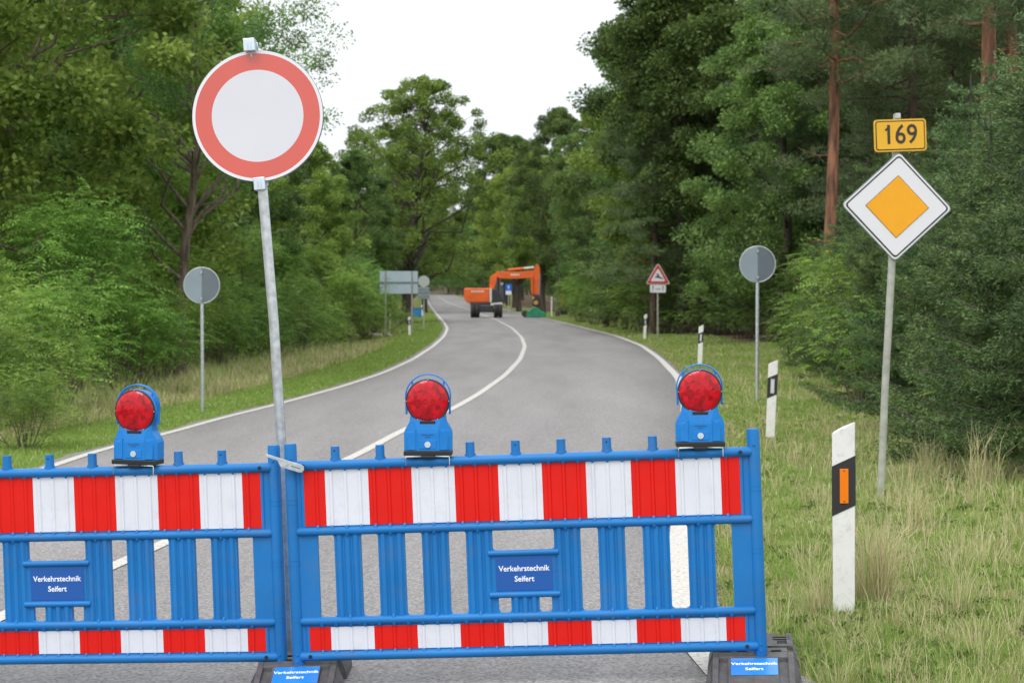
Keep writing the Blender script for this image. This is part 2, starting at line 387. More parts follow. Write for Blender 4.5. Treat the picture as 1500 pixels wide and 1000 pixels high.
def strip(name, xa, xb, ys, dz, m, nseg=1, skirt=0):
    Vs = []; Qs = []
    cols = [i/nseg for i in range(nseg+1)]
    for y in ys:
        a, b = float(xa(y)), float(xb(y))
        row = [(a+(b-a)*c, y, float(base_ground(a+(b-a)*c, y))+dz) for c in cols]
        if skirt: row = [(a-.02, y, row[0][2]-skirt)]+row+[(b+.02, y, row[-1][2]-skirt)]
        Vs += row
    n = len(cols)+(2 if skirt else 0)
    for r in range(len(ys)-1):
        for c in range(n-1): Qs.append((r*n+c, r*n+c+1, (r+1)*n+c+1, (r+1)*n+c))
    return tag(np_mesh(name, np.array(Vs), np.array(Qs), m), kind='structure')
ys_r = np.concatenate([np.arange(-58, 4, 2), np.arange(4, 130, .5), np.arange(130, 690, 3)])
rng0 = np.random.default_rng(3)
wob = lambda s: (lambda y: .035*np.sin(y*2.1+s)+.03*np.sin(y*5.3+s*2)+.02*np.sin(y*11.7+s))
wl = wob(1); wr = lambda y: .5*wob(4)(y)
strip('road', lambda y: EL(y)+wl(y), lambda y: ER(y)+wr(y), ys_r, .035, asphalt_mat(), 8, skirt=.10)
def paint_mat():
    m, nt, b = new_mat('road_paint')
    g = N(nt, 'ShaderNodeNewGeometry'); n = N(nt, 'ShaderNodeTexNoise'); n.inputs['Scale'].default_value = 38; n.inputs['Detail'].default_value = 9; n.inputs['Roughness'].default_value = .75
    nt.links.new(g.outputs['Position'], n.inputs['Vector'])
    rp = N(nt, 'ShaderNodeValToRGB'); e = rp.color_ramp.elements; e[0].position = .40; e[0].color = (.24, .23, .215, 1); e[1].position = .50; e[1].color = (.50, .485, .45, 1)
    nt.links.new(n.outputs['Fac'], rp.inputs[0]); nt.links.new(rp.outputs[0], b.inputs['Base Color']); b.inputs['Roughness'].default_value = .6
    return m
pm = paint_mat()
strip('road_edge_line', lambda y: XL(y)-.07, lambda y: XL(y)+.07, ys_r, .041, pm)
strip('road_edge_line', lambda y: XR(y)-.075-.03*np.exp(-((y-8)/6.)**2), lambda y: XR(y)+.075+.03*np.exp(-((y-8)/6.)**2), ys_r, .041, pm)
strip('road_centre_line', lambda y: XC(y)-.065, lambda y: XC(y)+.065, ys_r, .041, pm)

# ------------------------------------------------------------------ barrier panels
ST = [.076, .179, .373, .567, .758, .952, 1.145, 1.339, 1.536, 1.73, 1.927, 2.018]
GAPS = [1.05+s*(.292+.196*k) for k in range(4) for s in (-1, 1)]
GAPS.sort()
def corr(mb, x0, x1, z0, z1, yf, yb, ridges, hw=.010, h=.006, m=0):
    """vertical board with ribs pressed into its front"""
    pr = [(x0, yf)]
    for r in ridges:
        if x0+hw < r < x1-hw: pr += [(r-hw, yf), (r-hw*.45, yf-h), (r+hw*.45, yf-h), (r+hw, yf)]
    pr += [(x1, yf), (x1, yb), (x0, yb)]
    mb.loft([[(x, y, z0) for x, y in pr], [(x, y, z1) for x, y in pr]], m)
def make_panel():
    t = thing('road_barrier', 'x', 'barrier')
    fr = MB()
    RB = [.076+.0647*k for k in range(31)]
    corr(fr, .05, 2.05, .575, .872, -.012, .014, RB); corr(fr, .05, 2.05, .02, .178, -.012, .014, RB)
    fr.box(.05, .134, -.013, .015, .178, .575); fr.box(1.966, 2.05, -.013, .015, .178, .575)
    slats = [(GAPS[i]+.039, GAPS[i+1]-.039) for i in (0, 1, 2)]+[(GAPS[3]+.039, 1.05-.137)]
    slats += [(2.1-b, 2.1-a) for a, b in slats]
    for a, b in slats:
        w = b-a
        corr(fr, a, b, .178, .575, -.014, .016, [a+w*.19, a+w*.5, a+w*.81], hw=w*.135, h=.008)
    corr(fr, 1.05-.062, 1.05+.062, .178, .275, -.014, .016, [1.01, 1.05, 1.09], hw=.016, h=.010)
    wins = [(g_-.039, g_+.039, .194, .558) for g_ in GAPS]+[(.932, .988, .194, .268), (1.112, 1.168, .194, .268), (.913, 1.187, .47, .558)]
    for a, b, z0, z1 in wins:                        # rounded corners of the openings
        q = .013
        for cx, cz, sx, sz in ((a, z0, 1, 1), (b, z0, -1, 1), (a, z1, 1, -1), (b, z1, -1, -1)):
            pts = [(cx, cz), (cx+sx*q, cz), (cx+sx*q*.4, cz+sz*q*.1), (cx+sx*q*.1, cz+sz*q*.4), (cx, cz+sz*q)]
            fr.prism(pts if sx*sz > 0 else pts[::-1], -.0125, .0145)
    fr.box(.913, 1.187, -.016, .014, .268, .46)
    fr.box(.913, .932, -.012, .012, .178, .268); fr.box(1.168, 1.187, -.012, .012, .178, .268)
    for z in (.272, .457): fr.tube([(.895, -.016, z), (1.205, -.016, z)], .014, 10)
    for z, r in ((.02, .021), (.176, .019), (.576, .019), (.870, .022)):
        e = .035 if r > .02 else .045
        fr.tube([(e+.0, -.006, z), (e+.012, -.014, z), (2.1-e-.012, -.014, z), (2.1-e, -.006, z)], [r*.8, r, r, r*.8], 14)
    for x in RB:                                  # small moulded bumps where the ribs meet the rails
        if .1 < x < 2.0:
            opening = any(abs(x-g_) < .055 for g_ in GAPS) or abs(x-1.05) < .15
            for z, d in ((.02, 1), (.176, -1), (.176, 1), (.576, -1), (.576, 1), (.870, -1)):
                if opening and (z, d) in ((.176, 1), (.576, -1)): continue
                fr.tube([(x, -.020, z+d*.008), (x, -.024, z+d*.020), (x, -.014, z+d*.031)], [.011, .008, .002], 6)
    for x in (.085, 2.015):                        # drilled holes in the rail ends
        for z in (.87, .022): fr.cyl((x, -.0385, z), (x, -.030, z), .0085, 10, 1)
    fr.build('frame', [M['blue'], M['black']], t)
    for x in (.026, 2.074):
        p = MB(); p.tube([(x, 0, -.045), (x, 0, -.01), (x, 0, .955), (x, 0, .968)], [.022, .028, .028, .026], 18)
        for z in (.72, .70, .45, .43, .20, .18): p.tube([(x, 0, z-.002), (x, 0, z+.002)], .0292, 18)
        for z in (.0, .03, .9): p.tube([(x, -.026, z), (x, -.034, z)], [.007, .004], 8)
        p.build('post', M['blue'], t)
    for k in range(9):
        x = .228+.201*k
        p = MB(); p.tube([(x, -.006, .875), (x, -.006, .899)], [.0255, .0245], 16); p.tube([(x, -.006, .896), (x, -.006, .951)], [.0205, .0195], 16)
        if k % 2 == 0: p.cyl((x, -.0268, .933), (x, -.02, .933), .004, 8, 1)
        p.build('peg', [M['blue'], M['black']], t)
    for z0, z1, nm in ((.600, .848, 'striped_board'), (.046, .149, 'striped_board')):
        sb = MB()
        for i in range(11):
            a, b = ST[i], ST[i+1]
            pr = [(a, -.0155)]
            for r in RB:
                if a+.011 < r < b-.011: pr += [(r-.010, -.0155), (r-.0045, -.0215), (r+.0045, -.0215), (r+.010, -.0155)]
            pr += [(b, -.0155), (b, -.0125), (a, -.0125)]
            sb.loft([[(x, y, z0) for x, y in pr], [(x, y, z1) for x, y in pr]], i % 2)
            if i % 2 and z0 > .3:                  # fine print running up beside each white field
                for q in range(10): sb.box(b-.0035, b+.0005, -.0168, -.0158, z0+.07+q*.009, z0+.0765+q*.009+.002*(q % 3 == 0), 1)
        sb.build(nm, [M['red'], M['white']], t)
    pl = MB(); pl.box(.925, 1.175, -.0185, -.0165, .290, .438)
    s = pl.build('sticker', M['sticker'], t, bevel=.0008)
    text('lettering', 'Verkehrstechnik', .0345, (1.05, -.0191, .387), s, M['lettering'], .0003, .0006, sx=.97)
    text('lettering', 'Seifert', .0345, (1.05, -.0191, .341), s, M['lettering'], .0003, .0006, sx=.97)
    return t
panel = make_panel()
def place_panel(o, anchor_local_x, p_anchor, yaw, roll):
    R = Matrix.Rotation(yaw, 4, 'Z') @ Matrix.Rotation(roll, 4, 'Y')
    o.rotation_euler = R.to_euler()
    o.location = p_anchor-(R.to_3x3() @ Vector((anchor_local_x, 0, 0)))
    return R
pr = at(429.5, 967, 8.50); R_r = place_panel(panel, 0, pr, rad(-4.6), rad(-2.2))
panel['label'] = 'whole blue barrier with red and white stripes on the right, carrying two lamps'
panel['group'] = 'blue barrier panels closing the road'
pl_ = dup(panel, (0, 0, 0), label='blue barrier with red and white stripes cut by the left edge, carrying one lamp')
R_l = place_panel(pl_, 2.10, at(420.5, 967, 8.54), rad(-7+0), rad(-1.95))
# yaw of left panel: its left end stands farther away
R_l = place_panel(pl_, 2.10, at(420.5, 967, 8.54), rad(-7.), rad(-1.95))

# ------------------------------------------------------------------ warning lamps
def make_lamp():
    t = thing('warning_lamp', 'x', 'warning lamp')
    b = MB()
    def ring(w, yf, ym, yb, cw, z): return [(-w, yb, z), (-w, ym, z), (-cw, yf, z), (cw, yf, z), (w, ym, z), (w, yb, z)]
    b.loft([ring(.1055, -.050, -.026, .048, .050, .021), ring(.1055, -.050, -.026, .048, .050, .100), ring(.100, -.048, -.028, .046, .046, .116),
            ring(.080, -.042, -.034, .040, .055, .150), ring(.076, -.036, -.034, .036, .06, .185)])
    for s in (-1, 1):                              # bulging cheeks
        b.loft([[(s*.052, -.0525, .024), (s*.088, -.041, .024), (s*.088, -.038, .03), (s*.052, -.049, .03)],
                [(s*.052, -.0525, .118), (s*.088, -.039, .090), (s*.088, -.034, .088), (s*.052, -.047, .116)]])
    b.box(-.038, .038, -.0525, -.048, .030, .068)
    b.build('housing', M['blue_lamp'], t, bevel=.004)
    k = MB(); k.box(-.1065, .1065, -.0505, .048, 0, .0208); k.box(-.03, .03, -.05, .04, -.012, 0)
    k.build('battery_foot', M['black'], t, bevel=.003)
    z0 = .240
    h = MB()
    prof = [(.090, -.034), (.0965, -.034), (.0985, -.020), (.094, .03), (.07, .045), (.0, .048)]
    n = 48; rings = [[(r*math.cos(2*PI*i/n), y, z0+r*math.sin(2*PI*i/n)) for i in range(n)] for r, y in prof]
    h.loft(rings, cap=False, smooth=True); h.build('lamp_ring', M['blue_lamp'], t)
    bz = MB(); prof = [(.084, -.030), (.090, -.040), (.0945, -.041), (.0970, -.034)]
    rings = [[(r*math.cos(2*PI*i/n), y, z0+r*math.sin(2*PI*i/n)) for i in range(n)] for r, y in prof]
    bz.loft(rings, cap=False, smooth=True); bz.box(-.034, .034, -.0445, -.036, z0-.101, z0-.088); bz.build('bezel', M['black'], t)
    ln = MB(); rnd = random.Random(4); nr = 9; ns = 36
    pts = [[(0, -.050, z0)]*ns]
    rings = []
    for j in range(nr+1):
        r = .0902*(j/nr)**.8 if j else .002
        rings.append([((r)*math.cos(2*PI*(i+.5*(j % 2))/ns), -.038-.016*math.sqrt(max(0, 1-(r/.0912)**2))+rnd.uniform(-.00015, .00015), z0+r*math.sin(2*PI*(i+.5*(j % 2))/ns)) for i in range(ns)])
    ln.loft(rings, cap=True, smooth=False); ln.build('lens', M['lens'], t)
    ar = MB(); zc = .257; R = .0995
    for (r_, y_) in ((R, -.012), (R, .012)):
        ar.tube([(r_*math.cos(a), y_, zc+r_*math.sin(a)) for a in [rad(-12+204*i/30) for i in range(31)]], .0022, 6)
    ar.tube([(R*math.cos(a), 0, zc+R*math.sin(a)) for a in [rad(-12+204*i/30) for i in range(31)]], .0032, 6)
    for s in (-1, 1): ar.tube([(s*.068, 0, z0+.064), (s*.070, 0, zc+.070)], [.006, .003], 6)
    for s in (-1, 1): ar.box(s*.096-.004, s*.096+.004, -.014, .014, z0-.06, z0+.012)
    ar.build('carrying_handle', M['blue_lamp'], t)
    sc_ = MB(); sc_.cyl((0, -.057, .049), (0, -.0505, .049), .0135, 20); sc_.box(-.008, .008, -.0585, -.057, .0475, .0505, 0)
    sc_.build('lock_screw', M['bracket'], t)
    mm_ = mat('moulded_mark', (.01, .06, .2), .5)
    for a_, z_ in ((.027, .0912), (.012, .0825)):
        mk = MB(); mk.box(-a_, a_, -.0512, -.050, z_-.0012, z_+.0012); mk.build('moulded_mark', mm_, t)
    for s in (-.013, .013): mk = MB(); mk.cyl((s, -.0465, .125), (s, -.0455, .125), .002, 6); mk.build('screw_hole', mm_, t)
    for s in (-1, 1):
        w = MB(); w.tube([(s*.02, -.04, -.004), (s*.094, -.052, -.004), (s*.096, -.053, -.008), (s*.096, -.053, -.042)], .0022, 6); w.build('wire_clip', M['zinc'], t)
    for a in (0, PI/2, PI, -PI/2+.5, -PI/2-.5):
        w = MB(); w.cyl((.0930*math.cos(a), -.0435, z0+.0930*math.sin(a)), (.0930*math.cos(a), -.040, z0+.0930*math.sin(a)), .0024, 8); w.build('screw', M['zinc'], t)
    return t
lamp = make_lamp()
def lamp_on(o, P, R, xl, yaw, label, tilt=0):
    o.location = Vector(P.location)+R.to_3x3() @ Vector((xl, -.004, .900))
    o.rotation_euler = (R @ Matrix.Rotation(yaw, 4, 'Z') @ Matrix.Rotation(tilt, 4, 'Y')).to_euler(); o['label'] = label; o['group'] = 'red warning lamps on the barriers'
lamp_on(lamp, panel, R_r, .644, rad(-1+4.6), 'middle red warning lamp in blue housing, before the white centre line', rad(2))
l2 = dup(lamp, (0, 0, 0)); lamp_on(l2, panel, R_r, 1.842, rad(2), 'red warning lamp in blue housing at the right barrier end, nearest the grass', rad(1.4))
l3 = dup(lamp, (0, 0, 0)); lamp_on(l3, pl_, R_l, 1.445, rad(-5), 'red warning lamp in blue housing on the left barrier, turned slightly aside', rad(2.5))
# pegs under the lamps are covered: take them off those spots (lamp sits over them)
def drop_peg(P, k):
    pg = [c for c in P.children if c.name.startswith('peg')]
    pg = sorted(pg, key=lambda o: o.name)
    bpy.data.objects.remove(pg[k])
drop_peg(panel, 8); drop_peg(panel, 2)
drop_peg(pl_, 6)

# ------------------------------------------------------------------ rubber feet
def make_foot():
    t = thing('rubber_block', 'x', 'rubber block')
    b = MB(); W, L, H = .205, .40, .100
    def rg(w, l, z, c=.04): return [(-w+c, -l, z), (w-c, -l, z), (w, -l+c, z), (w, l-c, z), (w-c, l, z), (-w+c, l, z), (-w, l-c, z), (-w, -l+c, z)]
    # front and rear block with a narrower waist
    for y0, y1 in ((-.40, -.045), (.045, .40)):
        m_ = (y0+y1)/2; l_ = (y1-y0)/2
        b.loft([[(x, y+m_, z) for x, y, z in rg(W, l_, .0, .03)], [(x, y+m_, z) for x, y, z in rg(W*.99, l_, .03, .03)], [(x, y+m_, z) for x, y, z in rg(W*.87, l_*.98, H, .02)]])
    b.box(-.165, .165, -.0448, .0448, .004, H-.004)
    for sy in (-1, 1):
        ya, yb = (-.385, -.06) if sy < 0 else (.06, .385)
        for s in (-1, 1):
            x0, x1 = sorted((s*.150, s*.176)); b.box(x0, x1, ya, yb, H-.01, H+.022)      # rim
            x0, x1 = sorted((s*.0, s*.108)); b.box(x0, x1, ya, yb, H-.01, H+.018) if s < 0 else b.box(.0, .108, ya, yb, H-.01, H+.0181)
        b.box(-.1495, .1495, ya if sy > 0 else yb-.05, (ya+.05) if sy > 0 else yb, H-.01, H+.0215)
    b.box(-.15, .15, -.044, .044, H-.004, H+.016)
    def ramp(mb): mb.v = [(x, y, (max(.012, z-.30*(-.045-y)) if (y < -.045 and z > .035) else z)) for x, y, z in mb.v]
    ramp(b); b.build('body', M['rubber'], t, bevel=.006)
    for y in (.235, .29): h = MB(); h.box(.09, .17, y-.014, y+.014, H+.0185, H+.023); h.build('slot', M['black'], t)
    for x in (-.12, -.05, .10): h = MB(); h.box(x-.022, x+.022, -.052, -.038, H+.0165, H+.023); h.build('slot', M['black'], t)
    s = MB(); s.box(-.097, .105, -.262, -.115, H+.0192, H+.0212); ramp(s)
    st = s.build('sticker', M['sticker2'], t, bevel=.0008)
    for w_, yy in (('Verkehrstechnik', -.167), ('Seifert', -.213)):
        text('lettering', w_, .033, (.003, yy, H+.0222-.30*(-.045-yy)), st, M['lettering'], .0003, .0007, rot=(math.atan(.30), 0, 0), sx=.9)
    return t
foot = make_foot()
def foot_at(o, x, y, rz, label):
    o.location = (x, y, gz(x, y)+.033); o.rotation_euler = (0, rad(-1.9), rad(rz)); o['label'] = label; o['group'] = 'rubber feet of the barriers'
foot_at(foot, -.955, 8.58, 0, 'dark rubber foot with blue sticker under the joint of the two barriers')
f2 = dup(foot, (0, 0, 0)); foot_at(f2, 1.07, 8.42, -7, 'dark rubber foot with blue sticker under the right end of the barrier, beside the grass')
f3 = dup(foot, (0, 0, 0)); foot_at(f3, -3.13, 8.83, 4, 'dark rubber foot under the far left end of the left barrier')

# ------------------------------------------------------------------ joint clamp
cl = thing('barrier_clamp', 'bent galvanised clamp plate linking the two blue barriers around the sign pole', 'clamp', at(415, 677, 8.44))
c = MB(); Rz = Matrix.Rotation(rad(17), 4, 'Y')
o2 = [(-.028, .001), (-.006, -.022), (.080, -.022), (.092, -.018), (.098, -.004), (.092, .010), (.080, .014), (-.082, .014), (-.086, .008), (-.082, .002)]
c.prism(o2, -.003, .003, 0, Rz); c.build('plate', M['zinc'], cl, bevel=.001)
c = MB(); c.prism([(.040, -.007), (.078, -.007), (.081, -.004), (.078, -.001), (.040, -.001), (.037, -.004)], -.0042, -.0032, 0, Rz); c.build('slot', M['sign_back'], cl)
c = MB(); c.tube([Rz @ Vector((.014, -.003, -.004)), Rz @ Vector((.014, -.010, -.004))], .007, 6); c.build('bolt', M['zinc'], cl)

# ------------------------------------------------------------------ big round sign
def disc_rings(mb, radii, mats_, y, n=96, cx=0, cz=0):
    for i, (a, b) in enumerate(radii):
        for k in range(n):
            a0, a1 = 2*PI*k/n, 2*PI*(k+1)/n
            p = [(cx+r*math.cos(t), y, cz+r*math.sin(t)) for r, t in ((a, a0), (b, a0), (b, a1), (a, a1))]
            if a == 0: mb.add(p[1:3]+[(cx, y, cz)], [(0, 1, 2)], mats_[i])
            else: mb.add(p, [(0, 1, 2, 3)], mats_[i])
Ds = 8.80
top = at(369, 62, Ds); sgn = thing('closure_sign', 'big round sign with red ring and blank white centre on a leaning galvanised pole', 'traffic sign', at(424.5, 968, Ds))
bs = Vector(sgn.location)
p = MB(); q = [(424.5, 968), (419.5, 830), (412.5, 655), (401, 470), (383.5, 262), (367.5, 60)]
p.tube([at(a, b, Ds)-bs for a, b in q], .0232, 16); p.build('pole', M['zinc'], sgn)
ctr = at(379, 171, Ds)-bs+Vector((0, -.04, 0)); rr = .300
d = MB(); Rt = Matrix.Rotation(rad(-4.2), 4, 'Y') @ Matrix.Rotation(rad(-3.5), 4, 'X') @ Matrix.Rotation(rad(-2), 4, 'Z')
disc_rings(d, [(0, rr*.703), (rr*.703, rr*.955), (rr*.955, rr)], [1, 2, 0], 0)
n = 96; rr_ = [[(r*math.cos(2*PI*i/n), y, r*math.sin(2*PI*i/n)) for i in range(n)] for r, y in ((rr+.0002, .002), (rr+.002, .004), (rr+.002, .018), (rr-.004, .019), (rr-.004, .008))]
d.loft(rr_, 3, cap=True)
fo = d.build('sign_face', [M['sign_border'], M['sign_white'], M['sign_red'], M['sign_back']], sgn)
fo.location = ctr; fo.rotation_euler = Rt.to_euler()
for (a, b), s in (((367.5, 68), 1), ((382.5, 270), 1)):
    k = MB(); w = .0255; k.box(-w, w, -.068, .026, -.028, .028); k.box(-.008, -.004, -.072, -.067, -.020, .012); k.box(.006, .010, -.072, -.067, -.020, .012); k.box(w, w+.008, -.01, .0, -.01, .014)
    o = k.build('bracket', M['bracket'], sgn, bevel=.003); o.location = at(a, b, Ds)-bs; o.rotation_euler = (0, rad(-4.2), 0)

# ------------------------------------------------------------------ priority sign with number plate
def rr_poly(w, h, r, n=5, rot=0):
    out = []
    for cx, cz, a0 in ((w-r, h-r, 0), (-w+r, h-r, 90), (-w+r, -h+r, 180), (w-r, -h+r, 270)):
        for i in range(n+1):
            a = rad(a0+90*i/n); out.append((cx+r*math.cos(a), cz+r*math.sin(a)))
    if rot:
        c_, s_ = math.cos(rot), math.sin(rot); out = [(x*c_-z*s_, x*s_+z*c_) for x, z in out]
    return out
def plate(mb, poly, y0, y1, m): mb.prism(poly, y0, y1, m)
D2 = 15.8
base = at(1289.5, 728, D2); base.z = gz(base.x, D2)-.02
ps = thing('priority_sign', 'yellow and white diamond sign under a yellow 169 plate on grey pole', 'traffic sign', base)
p = MB(); p.tube([(0, 0, 0), at(1297, 560, D2)-base, at(1307, 375, D2)-base, at(1314, 168, D2)-base], [.031, .031, .031, .031], 14); p.build('pole', M['post_grey'], ps)
c0 = at(1312.2, 303.2, D2)-base+Vector((0, -.045, 0))
d = MB(); h = .3155
for poly, y0, y1, m_ in ((rr_poly(h, h, .035, rot=PI/4), -.003, .012, 0), (rr_poly(h*.985, h*.985, .032, rot=PI/4), -.0045, -.003, 1),
                        (rr_poly(h*.945, h*.945, .028, rot=PI/4), -.0065, -.0045, 2), (rr_poly(h*.905, h*.905, .022, rot=PI/4), -.0085, -.0065, 1),
                        (rr_poly(h*.575, h*.575, .004, rot=PI/4), -.0105, -.0085, 2), (rr_poly(h*.563, h*.563, .003, rot=PI/4), -.0125, -.0105, 3)):
    plate(d, poly, y0, y1, m_)
o = d.build('sign_face', [M['sign_back'], M['sign_border'], M['sign_black'], M['sign_yellow']], ps); o.location = c0; o.rotation_euler = (0, rad(2), rad(5))
o.scale = (1.045, 1, 1.01)
c1 = at(1317, 199, D2)-base+Vector((0, -.045, 0))
d = MB(); wx, wz = .218, .132
for i, (k, m_) in enumerate(((0, 0), (.012, 2), (.021, 1))):
    plate(d, rr_poly(wx-k, wz-k, .028-k*.6), -.003-.002*i, .012 if i == 0 else -.003-.002*(i-1), (1, 2, 3)[0] if i == 0 else m_)
o = d.build('number_plate', [M['plate_yellow'], M['plate_yellow'], M['sign_black']], ps); o.location = c1; o.rotation_euler = (0, rad(-2.2), rad(4))
text('lettering', '169', .222, (0, -.0085, 0), o, M['sign_black'], .0006, .0025, sx=.88)
k = MB(); k.prism([(-.098, .079), (-.130, .048), (-.120, .036), (-.084, .062)], -.0095, -.008); k.build('lettering', M['sign_black'], o)
k = MB(); k.box(-.02, .02, -.04, .03, -.02, .02); o = k.build('bracket', M['zinc'], ps); o.location = at(1314, 170, D2)-base

# ------------------------------------------------------------------ grey sign backs
def round_back(px, py_c, D, py_g, label, two=True):
    b0 = at(px, py_g, D); b0.z = min(b0.z, gz(b0.x, D)); cz = at(px, py_c, D)
    t = thing('round_sign', label, 'traffic sign', b0)
    H = (cz-b0).z
    p = MB(); p.tube([(0, 0, -.05), (0, 0, H+.29)], .03, 12); p.build('pole', M['post_grey'] if not two else M['zinc'], t)
    d = MB(); r = .30; n = 48
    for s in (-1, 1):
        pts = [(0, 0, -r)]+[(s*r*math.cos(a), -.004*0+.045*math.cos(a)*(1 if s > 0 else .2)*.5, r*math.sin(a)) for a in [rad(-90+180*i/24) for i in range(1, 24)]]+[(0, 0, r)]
        q_ = 2 if s > 0 else 0; d.add(pts, [list(range(len(pts)))], q_); d.add([(x, y+.004, z) for x, y, z in pts], [list(range(len(pts)))], q_)  # reflection difference between the halves comes from their two painted greys
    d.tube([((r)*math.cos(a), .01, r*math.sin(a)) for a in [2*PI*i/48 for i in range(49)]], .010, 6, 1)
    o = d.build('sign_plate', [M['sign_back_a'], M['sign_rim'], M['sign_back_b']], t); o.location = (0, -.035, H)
    for z in (-.22, .22):
        k = MB(); k.box(-.012, .012, -.06, -.036, H+z-.02, H+z+.02); k.build('clamp', M['sign_rim'], t)
    return t
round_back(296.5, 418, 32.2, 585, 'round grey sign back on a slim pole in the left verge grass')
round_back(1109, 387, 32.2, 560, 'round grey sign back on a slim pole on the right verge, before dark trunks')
# large board seen from behind
D3 = 98.
b0 = at(584, 508, D3); b0.z = gz(b0.x, D3)
bd = thing('sign_board', 'large pale rectangular sign board seen from behind on two thin posts', 'traffic sign', b0)
z0, z1 = (at(584, 430, D3)-b0).z, (at(584, 397, D3)-b0).z
x0, x1 = (at(556.5, 430, D3)-b0).x, (at(612, 430, D3)-b0).x
m_ = MB(); m_.box(x0, x1, -.02, .02, z0, z1); m_.build('panel', M['sign_back_light'], bd)
m_ = MB(); zz = (z0+z1)/2; m_.box(x0, x1, -.06, -.021, zz-.03, zz+.03); m_.build('cross_rail', M['sign_back'], bd)
for px in (565, 603.5):
    xx = (at(px, 430, D3)-b0).x; m_ = MB(); m_.tube([(xx, -.06, -.5), (xx, -.06, z1)], .04, 8); m_.build('post', M['post_grey'], bd)
# round sign with two plates behind the board
D4 = 104.
b0 = at(621, 485, D4); b0.z = gz(b0.x, D4)
rs = thing('plate_sign', 'grey round sign back with two plates below it on one pole beside the large board', 'traffic sign', b0)
zc = (at(620, 412, D4)-b0).z; s_ = F/D4
m_ = MB(); m_.tube([(0, 0, -.05), (0, 0, zc+8/s_)], .035, 8); m_.build('pole', M['post_grey'], rs)
m_ = MB(); disc_rings(m_, [(0, .27)], [0], 0); m_.loft([[(r*math.cos(2*PI*i/32), y, r*math.sin(2*PI*i/32)) for i in range(32)] for r, y in ((.27, -.01), (.31, -.01), (.31, .02), (.27, .02))], 1)
o = m_.build('round_plate', [M['sign_back'], M['sign_rim']], rs); o.location = (0, -.05, zc)
for a, b in ((420.5, 430), (431, 438)):
    za, zb = (at(620, b, D4)-b0).z, (at(620, a, D4)-b0).z
    m_ = MB(); m_.box(-.33, .31, -.06, -.04, za, zb); m_.box(-.33, .31, -.062, -.0605, zb-.04, zb, 1); m_.build('lower_plate', [M['sign_back'], M['sign_rim']], rs)

# ------------------------------------------------------------------ deer warning sign
D5 = 76.
b0 = at(963.5, 496, D5); b0.z = gz(b0.x, D5)
ds = thing('deer_warning_sign', 'small red bordered triangle sign with leaping deer above a white plate', 'traffic sign', b0)
s_ = F/D5
m_ = MB(); m_.tube([(0, 0, -.05), (0, 0, (at(963, 392, D5)-b0).z)], .035, 8); m_.build('pole', M['post_grey'], ds)
zt, zb = (at(963, 387, D5)-b0).z, (at(963, 416, D5)-b0).z; xw = 16.8/s_
def tri(k):
    cx, cz = 0, zb+(zt-zb)*.36
    return [(cx+(x-cx)*k, cz+(z-cz)*k) for x, z in ((-xw+.03, zb), (xw-.03, zb), (xw, zb+.05), (.035, zt), (-.035, zt), (-xw, zb+.05))]
m_ = MB(); m_.prism(tri(1), -.06, -.03, 0); m_.prism(tri(.93), -.064, -.06, 1); m_.prism(tri(.62), -.068, -.064, 0)
m_.build('sign_face', [M['sign_border'], M['warn_red']], ds)
deer = [(-.17,.02),(-.10,.05),(-.03,.07),(-.05,.12),(-.10,.17),(-.08,.18),(-.02,.14),(.02,.19),(.03,.13),(.05,.06),(.13,.01),(.22,-.04),(.24,-.09),(.19,-.06),(.10,-.05),(.03,-.02),(-.06,.0),(-.10,-.03),(-.13,-.02),(-.09,.02)]
m_ = MB(); m_.prism([(x*-.9*-1, z*.9+zb+(zt-zb)*.33) for x, z in deer][::-1], -.071, -.068); m_.build('deer_symbol', M['sign_black'], ds)
za, zb2 = (at(963, 417, D5)-b0).z, (at(963, 428.5, D5)-b0).z
m_ = MB(); m_.box(-11.5/s_, 11.5/s_, -.06, -.04, zb2, za)
for s in (-1, 1): m_.prism([(s*.2-.012, zb2+.08), (s*.2+.012, zb2+.08), (s*.2+.012, za-.10), (s*.2+.04, za-.10), (s*.2, za-.04), (s*.2-.04, za-.10), (s*.2-.012, za-.10)], -.063, -.060, 1)
m_.box(-.10, .10, -.063, -.06, (za+zb2)/2-.035, (za+zb2)/2+.0, 2)
m_.build('lower_plate', [M['sign_border'], M['sign_black'], M['sign_back']], ds)

# small blue sign by the digger
D6 = 168.
b0 = at(745, 455, D6); b0.z = gz(b0.x, D6)
bs_ = thing('blue_sign', 'small blue sign with white plate below it behind the orange excavator', 'traffic sign', b0)
m_ = MB(); m_.tube([(0, 0, 0), (0, 0, (at(745, 417, D6)-b0).z)], .04, 8); m_.build('pole', M['post_grey'], bs_)
za, zb = (at(745, 425.5, D6)-b0).z, (at(745, 416, D6)-b0).z
m_ = MB(); m_.prism(rr_poly(.28, (zb-za)/2, .08), -.06, -.03, 0); m_.prism([(-.03, -.16), (.03, -.16), (.03, .05), (.1, .05), (0, .18), (-.1, .05), (-.03, .05)], -.064, -.06, 1)
o = m_.build('sign_face', [M['sign_blue'], M['sign_border']], bs_); o.location = (0, 0, (za+zb)/2)
m_ = MB(); m_.box(-.25, .25, -.06, -.04, za-.36, za-.02); m_.build('lower_plate', M['sign_border'], bs_)

